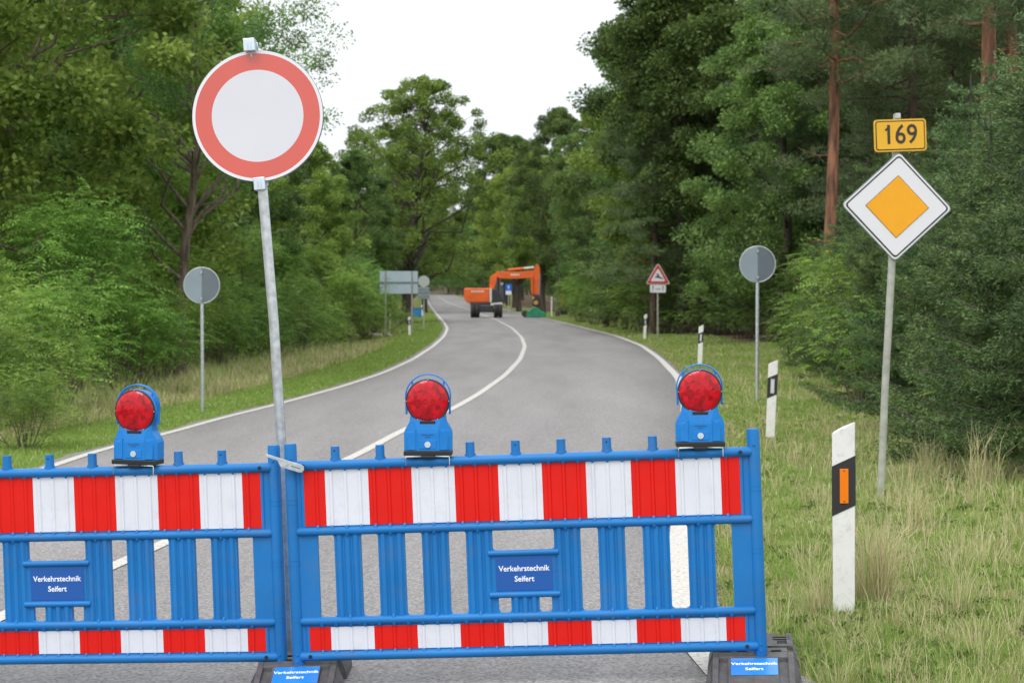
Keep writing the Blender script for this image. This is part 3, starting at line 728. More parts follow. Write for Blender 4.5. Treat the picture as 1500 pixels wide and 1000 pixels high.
# ------------------------------------------------------------------ delineators
def make_deli(orange):
    t = thing('delineator_post', 'x', 'delineator post')
    w, dp = .060, .045; H = 1.0; sl = .056          # top slopes up to the right
    def sec(w_, z, dz): return [(-w_, 0, z-dz/2), (w_*.92, -.012, z+dz/2), (w_, .0, z+dz/2), (w_*.1, dp*1.6, z), (-w_*.75, dp, z-dz/2*.8)]
    b = MB(); b.loft([sec(w*.94, -.15, 0), sec(w*.96, .30, 0), sec(w, .60, sl), sec(w, H-.03, sl), sec(w*.95, H-.025, sl)])
    # (front face leans over its width as the real hollow post does)
    b.build('post_body', M['deli_white'], t, bevel=.003)
    k = MB(); zt, zb = H-.03-.165, H-.03-.165-.255
    def sec2(z): return [(x*1.02+(.0), y-.0025 if y <= 0 else y+.002, zz) for x, y, zz in sec(w*1.01, z, sl)]
    k.loft([sec2(zb), sec2(zt)]); k.build('black_band', M['deli_black'], t)
    r = MB(); zc = (zt+zb)/2; hx = .022
    r.box(-hx, hx, -.016, -.004, zc-.088, zc+.088); 
    r.cyl((0, -.0175, zc+.078), (0, -.015, zc+.078), .004, 8, 1); r.cyl((0, -.0175, zc-.078), (0, -.015, zc-.078), .004, 8, 1)
    r.build('reflector', [M['orange_refl'] if orange else M['white_refl'], M['deli_black']], t, bevel=.002)
    return t
dO = make_deli(True); dW = make_deli(False)
def put_deli(o, px, py, D, h, label, rz=0, lean=0):
    b = at(px, py, D); b.z = gz(b.x, D)
    o.location = b; o.scale = (1, 1, h); o.rotation_euler = (0, rad(lean), rad(rz)); o['label'] = label; o['group'] = 'white delineator posts along the road'
put_deli(dO, 1236.5, 895, 9.85, 1.01, 'white delineator post with orange reflector, nearest one, in dry grass', 0, -.4)
put_deli(dW, 1128, 652, 23.6, 1.0, 'white delineator post with white reflector just right of the barrier end', 0, 2.2)
px = [(1025, 536, 47.5, 'slim white delineator post behind the right-hand warning lamp', 2), (944, 499, 75, 'small white delineator post just left of the deer warning sign', 3),
      (600, 508, 92, 'white delineator post in the mown grass in front of the large board', -1), (571, 484, 118, 'small white delineator post left of the big trunk, below the board', 2),
      (582.5, 458, 132, 'thin white delineator post touching the big trunk on its left', 2), (619, 451, 165, 'tiny white and black delineator post at the right end of the blue board', -4)]
for a, b, D, lb, ln_ in px:
    o = dup(dW, (0, 0, 0)); put_deli(o, a, b, D, 1.0 if D < 80 else .95, lb, 0, ln_)
o = dup(dW, (0, 0, 0), label='white delineator post lying flat in the grass on the left', group='white delineator posts along the road')
b = at(545, 500, 96); o.location = (b.x, 96, gz(b.x, 96)+.18); o.rotation_euler = (0, rad(92), rad(-10))
# blue board behind the trunk
D7 = 158.; b = at(604, 450, D7); b.z = gz(b.x, D7)
bb = thing('blue_board', 'flat blue barrier board standing in the grass behind the big trunk', 'barrier', b)
m_ = MB(); m_.box(-.78, .78, -.03, .03, .12, .80); m_.build('panel', M['blue_board'], bb, bevel=.02)
m_ = MB(); m_.box(-.80, .80, -.045, .045, .74, .83); m_.box(-.8, .8, -.045, .045, .08, .15); m_.build('rail', M['blue'], bb)
for s in (-.6, .6):
    m_ = MB(); m_.box(s-.15, s+.15, -.35, .35, -.02, .09); m_.build('foot', M['rubber'], bb, bevel=.02)

# ------------------------------------------------------------------ excavator
D8 = 149.; b = at(712, 464, D8); b.z = gz(b.x, D8)+.035
ex = thing('excavator', 'orange wheeled excavator with raised boom and green mower head, working on the road', 'excavator', b)
def P(px_, py_): return ((px_-712)/18.8, (464-py_)/18.8)
m_ = MB(); m_.box(-.55, .55, -.2, 2.9, .45, .95); m_.box(-1.0, 1.0, -.05, .15, .42, .66); m_.box(-1.0, 1.0, 2.4, 2.6, .42, .66); m_.box(-1.25, 1.28, -.1, 2.8, .98, 1.16)
m_.cyl((0, 1.3, 1.0), (0, 1.3, 1.25), .7, 20); m_.build('chassis', M['ex_dark'], ex, bevel=.03)
for x in (-.87, .93):
    for y in (0.05, 2.5):
        w = MB(); w.tube([(x-.33, y, .54), (x-.30, y, .54), (x-.03, y, .54), (x-.029, y, .54), (x+.029, y, .54), (x+.03, y, .54), (x+.30, y, .54), (x+.33, y, .54)], [.44, .54, .54, .42, .42, .54, .54, .44], 24)
        tr_ = w.build('wheel', M['tyre'], ex)
        r = MB(); s = 1 if x > 0 else -1; r.cyl((x+s*.325, y, .54), (x+s*.345, y, .54), .27, 16); r.build('rim', M['ex_orange'], tr_)
m_ = MB(); m_.prism([(-1.45, 1.14), (.28, 1.18), (.28, 2.30), (-1.72, 2.30), (-1.75, 1.55)], .35, 2.6); m_.build('engine_cover', M['ex_orange'], ex, bevel=.08)
m_ = MB(); m_.box(.285, .44, .33, 2.6, 1.2, 2.29); m_.build('white_stripe', M['ex_white'], ex)
m_ = MB(); m_.prism([(.445, 1.02), (1.28, 1.02), (1.25, 1.5), (1.08, 1.98), (.80, 2.22), (.445, 2.26)], .36, 1.2); m_.build('tank_cover', M['ex_dark'], ex, bevel=.06)
m_ = MB(); m_.prism([(.50, 1.3), (1.45, 1.3), (1.40, 2.3), (1.18, 3.15), (.50, 3.2)], 1.45, 2.55); m_.build('cab_glass', M['glass'], ex, bevel=.05)
m_ = MB()
for y in (1.44, 2.56):
    for a, c_ in (((.50, 1.3), (.50, 3.2)), ((.5, 3.2), (1.18, 3.15)), ((1.18, 3.15), (1.40, 2.3)), ((1.4, 2.3), (1.45, 1.3)), ((.95, 1.3), (.95, 3.18))):
        m_.tube([(a[0], y, a[1]), (c_[0], y, c_[1])], .045, 6)
m_.box(.45, 1.2, 1.4, 2.6, 3.19, 3.27); m_.build('cab_frame', M['ex_dark'], ex)
for k in range(6):
    m_ = MB(); m_.box(-1.15+k*.17, -1.04+k*.17, .345, .349, 1.97+.02*(k % 2), 2.10+.02*(k % 2)); m_.build('side_mark', M['ex_white'], ex)
bz_ = lambda pts: [P(*q) for q in pts]
def arm(poly, y0, y1, nm, m, bev=.03):
    k = MB(); k.prism(bz_(poly)[::-1], y0, y1); return k.build(nm, m, ex, bevel=bev)
arm([(716, 425), (717.5, 405), (722, 400.5), (727, 399), (728.5, 404), (726, 416), (722, 425)], .9, 1.35, 'boom_base', M['ex_orange'])
o = arm([(726, 396.5), (733, 396), (758, 397), (781, 394.5), (783, 403.5), (776, 406), (750, 407), (731, 406.5), (728, 403)], .95, 1.3, 'boom', M['ex_orange'])
k = MB(); q0, q1 = P(748, 400), P(761, 402); k.box(q0[0], q1[0], .935, .948, q1[1], q0[1]); k.build('boom_mark', M['ex_white'], ex)
k = MB(); a, c_ = P(744, 394), P(768, 391.5); k.tube([(a[0], 1.12, a[1]), (c_[0], 1.12, c_[1])], .10, 10); k.build('arm_cylinder', M['ex_orange'], ex)
k = MB(); a, c_ = P(768, 391.5), P(782.5, 390.2); k.tube([(a[0], 1.12, a[1]), (c_[0], 1.12, c_[1])], .09, 10); k.build('cylinder_rod', M['ex_white'], ex)
k = MB(); a, c_ = P(727, 398), P(744, 394.4); k.tube([(a[0], 1.12, a[1]), (c_[0], 1.12, c_[1])], .05, 8); k.build('hydraulic_hose', M['ex_dark'], ex)
arm([(783.5, 392), (785.5, 385.5), (788.5, 385.5), (791, 392), (792, 412), (791, 430), (785, 431), (779, 430), (777.5, 410), (779, 398)], .98, 1.28, 'stick', M['ex_orange'])
k = MB(); a, c_ = P(779.5, 404), P(780.5, 429); k.tube([(a[0], .9, a[1]), (c_[0], .9, c_[1])], .09, 8); k.build('bucket_cylinder', M['ex_orange'], ex)
k = MB(); a, c_ = P(791.5, 400), P(790.5, 434); k.tube([(a[0], .93, a[1]), (c_[0], .93, c_[1])], .05, 8); k.build('hydraulic_hose', M['sign_back'], ex)
k = MB(); k.prism(bz_([(781, 430), (790, 430), (791, 438), (792, 447), (780, 447), (781.5, 438)])[::-1], .85, 1.45); k.build('tool_coupling', M['ex_dark'], ex, bevel=.04)
k = MB(); a = P(785.3, 442); k.cyl((a[0], .70, a[1]), (a[0], .86, a[1]), .17, 12); a = P(781.5, 435); k.cyl((a[0], .74, a[1]), (a[0], .86, a[1]), .1, 10); k.build('coupling_motor', M['machine_yellow'], ex)
k = MB(); k.prism(bz_([(771, 463.5), (800, 463.5), (800.5, 457), (792, 453.5), (787, 449), (781, 448.5), (776, 453), (771.5, 456)])[::-1], .55, 1.7); k.build('mower_head', M['green_tool'], ex, bevel=.05)
k = MB(); a = P(771.5, 458.5); k.cyl((a[0]-.12, .6, a[1]), (a[0]-.12, 1.65, a[1]), .27, 14); k.build('mower_roller', M['ex_dark'], ex)
k = MB(); a = P(735, 414); k.cyl((a[0], 1.3, a[1]), (a[0], 1.42, a[1]), .12, 10); k.build('work_lamp', M['ex_white'], ex)
for q, hgt in (((707, 421), 13), ((711, 421), 9)):
    k = MB(); a = P(*q); k.tube([(a[0], 1.6, a[1]-.05), (a[0], 1.6, a[1]+hgt/18.8)], .05, 8); k.build('exhaust_pipe', M['ex_dark'], ex)
k = MB(); a = P(721, 458); k.prism([(.35, .98), (1.27, .98), (1.27, 1.2), (.35, 1.12)], -.12, -.06); k.build('mud_guard', M['ex_white'], ex)
# half hidden machine between the trees
D9 = 165.; b = spot(833, D9)
om = thing('work_machine', 'orange and yellow machine half hidden in the trees right of the excavator', 'work machine', b)
s9 = F/D9
m_ = MB(); m_.box(-.5, 1.3, 0, 2.2, .5, 1.1); m_.build('body', M['ex_dark'], om, bevel=.05)
m_ = MB(); m_.prism([(.1, 1.1), (.95, 1.1), (1.2, 1.45), (.9, 1.62), (.1, 1.5)], .1, 1.8); m_.build('hood', M['ex_orange'], om, bevel=.05)
m_ = MB(); m_.box(-.56, -.42, -.1, .0, .9, 2.0); m_.build('mast', M['ex_orange'], om)
for x in (-.15, .1):
    m_ = MB(); m_.cyl((x, -.1, 2.0), (x, .0, 2.0), .09, 10); m_.build('lamp', M['machine_yellow'], om)
for x in (-.35, .95):
    m_ = MB(); m_.cyl((x, -.1, .42), (x, .3, .42), .42, 18); m_.build('wheel', M['tyre'], om)
m_ = MB(); b = spot(808, 160.); wp = thing('marker_post', 'thin white marker post in front of the dark trunks right of the excavator', 'post', b); m_.tube([(0, 0, 0), (0, 0, 1.6), (0, 0, 1.62)], [.05, .05, .03], 8); m_.build('post', M['deli_white'], wp)

# ------------------------------------------------------------------ foliage
def basis(dirs, rng):
    d = dirs/np.linalg.norm(dirs, axis=1, keepdims=True)
    r = rng.normal(size=d.shape); s = np.cross(d, r); s /= np.linalg.norm(s, axis=1, keepdims=True)+1e-9
    return d, s, np.cross(d, s)
def leaves(pos, dirs, L, W, rng, flat=.6):
    """folded diamond leaves; flat = how strongly the blade faces the sky"""
    n = len(pos); d = dirs/(np.linalg.norm(dirs, axis=1, keepdims=True)+1e-9)
    up = np.array([0, 0, 1.])*flat+rng.normal(size=(n, 3))*(1-flat)
    s = np.cross(d, up); s /= np.linalg.norm(s, axis=1, keepdims=True)+1e-9; nn = np.cross(s, d)
    L = np.broadcast_to(L, (n,))[:, None]; W = np.broadcast_to(W, (n,))[:, None]
    V = np.stack([pos, pos+d*L*.5+s*W*.5+nn*W*.12, pos+d*L, pos+d*L*.5-s*W*.5+nn*W*.12], 1).reshape(-1, 3)
    Q = np.arange(n*4).reshape(-1, 4)
    return V, Q
def crown_from_clumps(C, R, nper, L, rng, squash=.6, ratio=.6, droop=.1):
    n = len(C)*nper; idx = np.repeat(np.arange(len(C)), nper)
    q = rng.normal(size=(n, 3)); q /= np.linalg.norm(q, axis=1, keepdims=True)
    rr = rng.random(n)**.45
    q[:, 2] *= squash
    pos = C[idx]+q*(R[idx]*rr)[:, None]
    dirs = q+rng.normal(size=(n, 3))*.6; dirs[:, 2] -= droop
    sz = L*(.7+.6*rng.random(n))
    return leaves(pos, dirs, sz, sz*ratio, rng)
def branch_pts(a, b, rng, sag=.0, n=5, w=.06):
    a = np.array(a, float); b = np.array(b, float); ln = np.linalg.norm(b-a); out = []
    for i in range(n):
        t = i/(n-1); p = a+(b-a)*t; p[2] += math.sin(t*PI)*ln*sag
        if 0 < i < n-1: p += rng.normal(size=3)*ln*w
        out.append(tuple(p))
    return out
def broadleaf(name, H, R, hb, seed, mleaf, mbark, ncl=120, nper=420, L=.11, r0=.22, cl=(.5, 1.0), nbr=30, label='x', cat='tree', open_=.35, trunk_lean=(0, 0), shape=.8, gap=0., squash=.68):
    rng = np.random.default_rng(seed)
    t = thing(name, label, cat)
    C = []; k = 0; lob = rng.uniform(0, 2*PI, 4)
    while len(C) < ncl:
        z = rng.random()**.85; a = rng.uniform(0, 2*PI)
        prof = max(.0, math.sin(PI*min(1, (z*.93+.07))**shape))**.55*(1+.22*math.sin(2*a+lob[0]+z*3)+.15*math.sin(3*a+lob[1]-z*5))
        q = open_+(1-open_)*rng.random()**.5
        C.append((R*prof*q*math.cos(a), R*prof*q*math.sin(a), hb+(H-hb)*z))
    C = np.array(C); C[:, 0] += trunk_lean[0]*C[:, 2]/H; C[:, 1] += trunk_lean[1]*C[:, 2]/H
    if gap: C = C[rng.random(len(C)) > gap]
    RR = rng.uniform(cl[0], cl[1], len(C))*(1-.35*(C[:, 2]-hb)/(H-hb))
    V, Q = crown_from_clumps(C, RR, nper, L, rng, squash)
    mb = MB(); tp = []
    for i in range(9):
        f = i/8; tp.append((trunk_lean[0]*f+rng.normal()*.12*f*(H/12), trunk_lean[1]*f+rng.normal()*.12*f*(H/12), H*.88*f))
    rs = [r0*(1.25 if i == 0 else 1)*(1-i/8)**.8+.015 for i in range(9)]
    mb.tube([(0, 0, -.3)]+tp[1:], rs, 10)
    order = rng.permutation(len(C))[:nbr]
    for i in order:
        c = C[i]; zs = max(hb*.75, min(c[2]-.7*math.hypot(c[0], c[1])-.3, H*.8)); f = zs/(H*.88); j = min(7, int(f*8)); u = f*8-j
        a = [tp[j][q_]*(1-u)+tp[j+1][q_]*u for q_ in range(3)]; rb = rs[j]*.42
        mb.tube(branch_pts(a, c, rng, .08), [rb, rb*.8, rb*.6, rb*.35, .012], 6)
    mb.build('trunk', mbark, t)
    np_mesh('crown', V, Q, mleaf, t)
    return t
def pine(name, H, seed, hb=.5, R=2.6, r0=.19, nbr=60, label='x', dens=1., low=False):
    rng = np.random.default_rng(seed); t = thing(name, label, 'tree'); mb = MB()
    bend = rng.normal(size=2)*.25
    cz = lambda z: (bend[0]*math.sin(z/H*PI), bend[1]*math.sin(z/H*PI*1.2))
    zs = np.linspace(0, H*.97, 14)
    pts = [(cz(z)[0], cz(z)[1], z-.2*(z == 0)) for z in zs]; rs = [r0*(1-z/H)**.6+.02 for z in zs]
    mb.tube(pts, rs, 12); Cl = []; Rl = []
    for i in range(nbr):
        z = H*(hb+(1-hb)*(i/nbr)**.9); a = i*2.4+rng.normal()*.4; f = (z/H-hb)/(1-hb)
        ln = R*(1-f*.75)*rng.uniform(.55, 1.1); x0, y0 = cz(z)
        e = (x0+ln*math.cos(a), y0+ln*math.sin(a), z+ln*rng.uniform(-.15, .25))
        pt = branch_pts((x0, y0, z), e, rng, -.04, 5, .05); rb = .045*(1-f*.6)
        mb.tube(pt, [rb, rb*.8, rb*.6, rb*.4, .008], 5)
        for q in (2, 3, 4):
            for _ in range(2):
                o_ = rng.normal(size=3)*ln*.16; o_[2] *= .5; Cl.append(np.array(pt[q])+o_); Rl.append(rng.uniform(.32, .62)*(1-f*.3))
    for i in range(7):            # dead snags on the bare stem
        z = H*rng.uniform(.1, max(hb, .12)); a = rng.uniform(0, 2*PI); ln = rng.uniform(.4, 1.3)
        mb.tube(branch_pts((cz(z)[0], cz(z)[1], z), (ln*math.cos(a), ln*math.sin(a), z+rng.uniform(-.1, .3)), rng, 0, 4, .08), [.025, .018, .012, .005], 4)
    o = mb.build('trunk', M['bark_pine_low'] if low else M['bark_pine'], t)
    Cl = np.array(Cl); Rl = np.array(Rl)
    V, Q = crown_from_clumps(Cl, Rl, int(170*dens), .15, rng, squash=.42, ratio=.13, droop=-.35)
    np_mesh('crown', V, Q, M['needle_pine'], t)
    return t
def spruce(name, H, seed, R=1.5, label='x'):
    rng = np.random.default_rng(seed); t = thing(name, label, 'tree'); mb = MB()
    mb.tube([(0, 0, -.1), (0, 0, H*.5), (0, 0, H)], [.09, .05, .008], 8)
    P_, D_, S_ = [], [], []
    z = .12
    while z < H-.12:
        f = z/H; nb = int(8-3*f) if f < .9 else 5
        for k in range(nb):
            a = rng.uniform(0, 2*PI); ln = (R*(1-f)**.75+.10)*rng.uniform(.72, 1.12); rise = .25*f-.12*(1-f)+rng.normal()*.07
            steps = max(4, int(ln/.07)); u = np.linspace(.12, 1, steps)
            bx = np.stack([u*ln*math.cos(a), u*ln*math.sin(a), z+rise*u*ln-.16*ln*u*(1-u)*2+.10*ln*u**3], 1)
            mb.tube([tuple(bx[0]), tuple(bx[len(bx)//2]), tuple(bx[-1])], [.014*(1-f)+.004, .009*(1-f)+.003, .003], 4)
            dv = np.array([math.cos(a), math.sin(a), rise])
            sd = np.array([-math.sin(a), math.cos(a), 0])
            for i, p in enumerate(bx):
                tl = .32*(1-u[i])**.7*min(1, ln)+.05
                for s in (-1, 1):
                    nn = max(2, int(tl/.026)); w = np.linspace(0, 1, nn)[:, None]
                    td = dv*.75+s*sd*.8+rng.normal(size=3)*.18; td[2] -= .15
                    tp = p+td*w*tl; P_.append(tp); D_.append(np.repeat(td[None], nn, 0))
        z += .19+.09*rng.random()
    P0 = np.concatenate(P_); D0 = np.concatenate(D_)
    rep = 5; Pn = np.repeat(P0, rep, 0)+rng.normal(size=(len(P0)*rep, 3))*.018
    Dn = np.repeat(D0, rep, 0)+rng.normal(size=(len(P0)*rep, 3))*.75
    Lr = .052*(.7+.6*rng.random(len(Pn)))
    V, Q = leaves(Pn, Dn, Lr, Lr*.26, rng, .3)
    mb.build('trunk', M['bark_oak'], t); np_mesh('crown', V, Q, M['needle_spruce'], t)
    print('spruce quads', len(Q))
    return t
def robinia_fronds(C, Rr, nper, rng, fl=.30, lf=.045, pairs=8):
    n = len(C)*nper; idx = np.repeat(np.arange(len(C)), nper)
    q = rng.normal(size=(n, 3)); q /= np.linalg.norm(q, axis=1, keepdims=True); q[:, 2] = q[:, 2]*.7+.1
    pos = C[idx]+q*(Rr[idx]*rng.random(n)**.4)[:, None]
    d = q*1.0+rng.normal(size=(n, 3))*.45; d[:, 2] = d[:, 2]*.4+.15; d /= np.linalg.norm(d, axis=1, keepdims=True)
    s = np.cross(d, np.array([0, 0, 1.])+rng.normal(size=(n, 3))*.25); s /= np.linalg.norm(s, axis=1, keepdims=True)
    ln = fl*(.6+.7*rng.random(n)); PP, DD, LL = [], [], []
    for k in range(pairs):
        u = (k+1)/pairs; drop = -.38*u*u
        pk = pos+d*(u*ln)[:, None]; pk[:, 2] += drop*ln
        for sg in (-1, 1):
            PP.append(pk); DD.append(s*sg+d*.35+rng.normal(size=(n, 3))*.12-np.array([0, 0, .25])); LL.append(lf*(1.1-.5*abs(u-.45))*np.ones(n)*(ln/fl))
    P_ = np.concatenate(PP); D_ = np.concatenate(DD); L_ = np.concatenate(LL)
    return leaves(P_, D_, L_, L_*.46, rng, .75)
def shrub(name, H, R, seed, mleaf, ncl=26, nper=34, label='x', fl=.42, lf=.07):
    rng = np.random.default_rng(seed); t = thing(name, label, 'shrub'); mb = MB(); C = []
    for i in range(ncl):
        a = rng.uniform(0, 2*PI); z = rng.random()**.7; r = R*math.sqrt(rng.random())*(1-.45*z**2)
        C.append((r*math.cos(a), r*math.sin(a), .25+z*(H-.45)))
    C = np.array(C); RR = rng.uniform(.32, .6, ncl)
    for i in range(0, ncl, 2):
        c = C[i]; mb.tube(branch_pts((c[0]*.2, c[1]*.2, -.1), c, rng, .0, 4, .04), [.02, .016, .012, .005], 5)
    V, Q = robinia_fronds(C, RR, nper, rng, fl, lf)
    mb.build('stem', M['bark_rob'], t); np_mesh('foliage', V, Q, mleaf, t)
    return t

protos = []
def keep(o): protos.append(o); return o
oakA = keep(broadleaf('oak_tree', 15, 4.2, 3.6, 11, M['leaf_oak'], M['bark_oak'], 210, 300, .16, .26))
oakB = keep(broadleaf('oak_tree', 17, 4.0, 4.6, 12, M['leaf_dark'], M['bark_oak'], 220, 300, .16, .19))
mapA = keep(broadleaf('maple_tree', 13, 4.0, 2.6, 13, M['leaf_maple'], M['bark_rob'], 200, 320, .16, .18, cl=(.5, .95)))
oakC = keep(broadleaf('oak_tree', 16, 4.4, 2.2, 14, M['leaf_dark'], M['bark_oak'], 250, 290, .16, .24, shape=.65))
robT = keep(broadleaf('robinia_tree', 14, 3.6, 4.5, 15, M['leaf_robtree'], M['bark_rob'], 70, 330, .10, .20, cl=(.6, 1.15), nbr=46, open_=.5, trunk_lean=(1.2, 0)))
big = keep(broadleaf('oak_tree', 17.3, 6.0, 3.6, 23, M['leaf_oak'], M['bark_oak'], 330, 190, .17, .29, cl=(.4, .95), nbr=110, open_=.2, shape=.62, gap=.0, trunk_lean=(1.3, 0), squash=.8))
pinA = keep(pine('pine_tree', 15, 31)); pinB = keep(pine('pine_tree', 17, 32, hb=.42, R=3.0, r0=.155, nbr=70))
pinD = keep(pine('pine_tree', 15, 33, hb=.16, R=3.2, r0=.15, nbr=95, low=True))
spA = keep(spruce('spruce_tree', 4.6, 41, 1.5)); spB = keep(spruce('spruce_tree', 4.0, 42, 1.6))
shA = keep(shrub('robinia_shrub', 2.6, 1.2, 51, M['leaf_rob'])); shB = keep(shrub('robinia_shrub', 2.2, 1.4, 52, M['leaf_rob'], 30, 30)); shC = keep(shrub('robinia_shrub', 3.6, 1.3, 53, M['leaf_rob'], 34, 34, fl=.48))
shD = keep(shrub('hazel_shrub', 3.2, 1.5, 54, M['leaf_dark'], 36, 30, fl=.32, lf=.09))
shE = keep(shrub('seedling_bush', 1.6, .8, 55, M['leaf_bright'], 14, 18, fl=.2, lf=.05))
used = set(); rnd = random.Random(9)
def plant(proto, pos, scale, label, group=None, rz=None, cat=None):
    rz = rnd.uniform(0, 2*PI) if rz is None else rz
    if proto.name not in used:
        used.add(proto.name); o = proto; o.location = pos; o.rotation_euler = (0, 0, rz); o.scale = (scale,)*3 if not hasattr(scale, '__len__') else scale
        o['label'] = label
        if group: o['group'] = group
    else:
        o = dup(proto, pos, rz, scale, label)
        if group: o['group'] = group
        elif 'group' in o: del o['group']
    return o
# --- centre oak
plant(big, spot(592, 130), (1.08, 1.0, .96), 'tall airy oak with thick dark trunk standing alone left of the road bend', rz=0.)
# --- left side trees (px, D, proto, height scale)
g = 'broadleaf trees behind the left verge'
for p_, px_, D, s_, lb in (
    (mapA, -70, 40, 1.05, 'bushy yellow green maple at the left picture edge, its crown half cut off'),
    (mapA, 70, 50, 1.12, 'large yellow green maple filling the top left corner'),
    (mapA, 175, 58, 1.15, 'yellow green maple just left of the round red sign'),
    (robT, 262, 45, .72, 'robinia with pale brown trunk rising behind the left round grey sign'),
    (robT, 285, 66, 1.1, 'tall open robinia with feathery boughs reaching over the round red sign'),
    (oakC, 350, 78, .62, 'dark rounded tree behind the sign pole'),
    (oakA, 445, 92, .66, 'mid green tree to the right of the sign pole'),
    (oakC, 520, 112, .66, 'dark rounded tree just left of the lone oak'),
    (oakC, 120, 68, .95, 'dark tree in the shade behind the left maples'),
    (oakC, -10, 62, .9, 'dark tree in the shade at the far left edge'),
    (oakB, 235, 82, .85, 'dark tree seen between maple and round red sign')):
    plant(p_, spot(px_, D), s_, lb, g)
rb = rnd
gB = 'trees of the forest deep behind the left shrubs'
for px_, D, s_ in ((20, 85, .8), (150, 95, .8), (260, 100, .68), (330, 110, .55), (400, 120, .55), (470, 135, .55), (540, 150, .6), (300, 130, .7), (430, 160, .7), (180, 140, .9), (60, 120, 1.0), (500, 185, .75), (555, 175, .62), (380, 96, .5), (-60, 80, .9)):
    plant(rnd.choice([oakB, oakC, oakA]), spot(px_, D), s_*1.0, 'dark forest tree in the background left of the road', gB)
# --- left shrub thicket
gs = 'feathery shrubs of the thicket along the left verge'
for px_, D, s_ in ((-60, 27, .9), (10, 29, 1.0), (90, 32, .95), (150, 37, .95), (-20, 33, 1.2), (60, 37, 1.2), (130, 42, 1.2), (205, 43, 1.0), (185, 49, 1.3), (250, 49, 1.0), (30, 42, 1.5), (100, 48, 1.5), (235, 56, 1.35), (300, 55, 1.0), (290, 64, 1.4), (345, 62, 1.1),
                  (340, 72, 1.5), (385, 68, 1.1), (395, 78, 1.4), (430, 76, 1.0), (440, 88, 1.5), (470, 84, 1.0), (490, 94, 1.3), (505, 92, 1.0), (530, 100, 1.2), (545, 106, 1.0), (470, 78, .9), (510, 86, 1.0), (535, 94, 1.1), (420, 70, .9), (550, 101, 1.2), (360, 60, .9), (160, 56, 1.8), (60, 54, 1.9), (-30, 46, 1.8), (215, 66, 1.8), (270, 74, 1.8), (520, 112, 1.6), (550, 122, 1.3), (460, 100, 1.8), (320, 84, 2.0), (390, 92, 2.0)):
    plant(rnd.choice([shA, shB, shC]), spot(px_+(-.1 if D < 36 else .45 if D < 76 else .1)*F/D, D), s_*.95, 'light green feathery shrub in the thicket beside the left verge', gs)
plant(shB, spot(35, 24.5), .48, 'small low light green bush standing alone in dry grass at the left edge', gs)
gh = 'dark shrubs under the left trees'
for px_, D, s_ in ((40, 60, 1.2), (140, 64, 1.2), (230, 78, 1.2), (310, 90, 1.2), (400, 104, 1.2), (480, 112, 1.3), (545, 130, 1.2), (560, 140, 1.0)):
    plant(shD, spot(px_, D), s_, 'dark leafy shrub in shade under the left trees', gh)
# --- right side
for p_, px_, D, s_, lb in (
    (oakB, 1000, 84, 1.12, 'dark leafy oak with slim black trunk right of the deer sign'),
    (mapA, 1020, 90, 1.2, 'bright green maple crown above the deer warning sign'),
    (oakB, 1072, 84, 1.15, 'dark oak with thick black trunk left of the right-hand grey sign'),
    (oakC, 1000, 94, 1.0, 'dense dark oak whose crown borders the sky on the right'),
    (oakB, 990, 104, 1.12, 'tall dark oak just right of the sky gap'),
    (oakB, 885, 118, .80, 'green oak above the deer sign towards the excavator'),
    (oakB, 817, 158, 1.0, 'oak with paired dark trunks right behind the mower head'),
    (oakA, 622, 182, 1.0, 'pale green tree rising behind the lone oak on the left roadside'),
    (oakB, 733, 228, 1.2, 'tall green tree at the foot of the sky gap, far beyond the excavator'),
    (oakA, 795, 176, 1.0, 'pale green oak over the excavator arm'),
    (oakA, 760, 190, .98, 'light green tree at the right of the sky gap, beyond the excavator'),
    (pinB, 1206, 50, 1.0, 'pine with tall orange trunk between the grey sign and the diamond sign'),
    (pinA, 1447, 44, 1.05, 'pine with orange trunk above the right end of the spruces'),
    (pinA, 1472, 52, 1.1, 'slim pine with orange trunk at the top right corner'),
    (oakC, 1150, 66, .78, 'dark leafy tree standing directly behind the right-hand grey sign'),
    (pinD, 1330, 52, 1.0, 'dark pine behind the 169 plate'),
    (pinB, 1540, 40, 1.0, 'pine cut off by the right picture edge')):
    plant(p_, spot(px_, D), s_, lb, 'trees of the right roadside forest')
gR = 'trees of the forest deep behind the right verge'
for px_, D, s_, p_ in ((1150, 72, 1.0, pinD), (1240, 66, 1.05, pinD), (1290, 72, 1.0, oakC), (1390, 64, 1.05, pinD), (1100, 84, 1.0, pinD), (1180, 88, 1.0, oakC), (1270, 86, 1.1, pinD), (1370, 82, 1.0, oakC), (1460, 70, 1.0, oakC), (1540, 60, 1.0, oakC), (1040, 92, 1.0, oakC), (980, 112, 1.0, oakC), (1070, 115, 1.0, pinD), (1010, 130, 1.0, oakB), (930, 135, 1.0, oakC), (880, 150, .9, oakC), (1150, 110, 1.0, oakC), (1440, 92, 1.0, pinD), (840, 175, .85, oakA), (1250, 105, 1.0, oakC), (1350, 104, 1.0, pinD), (955, 84, .9, pinD), (1500, 80, 1.0, pinD), (1400, 56, .9, pinD), (1325, 58, .9, pinD)):
    plant(p_, spot(px_, D), s_, 'dark forest tree in the background right of the road', gR)
for k in range(26):
    D = 88+k*9+rnd.uniform(-3, 3); x_ = float(ER(D))+rnd.uniform(10, 22)
    plant(shD, Vector((x_, D, gz(x_, D))), rnd.uniform(1.6, 2.4), 'tall shady undergrowth inside the forest right of the road', 'tall undergrowth inside the right forest')
    D = 100+k*14+rnd.uniform(-3, 3); x_ = float(EL(D))-rnd.uniform(11, 22)
    plant(shD, Vector((x_, D, gz(x_, D))), rnd.uniform(1.6, 2.4), 'tall shady undergrowth inside the forest left of the road', 'tall undergrowth inside the left forest')
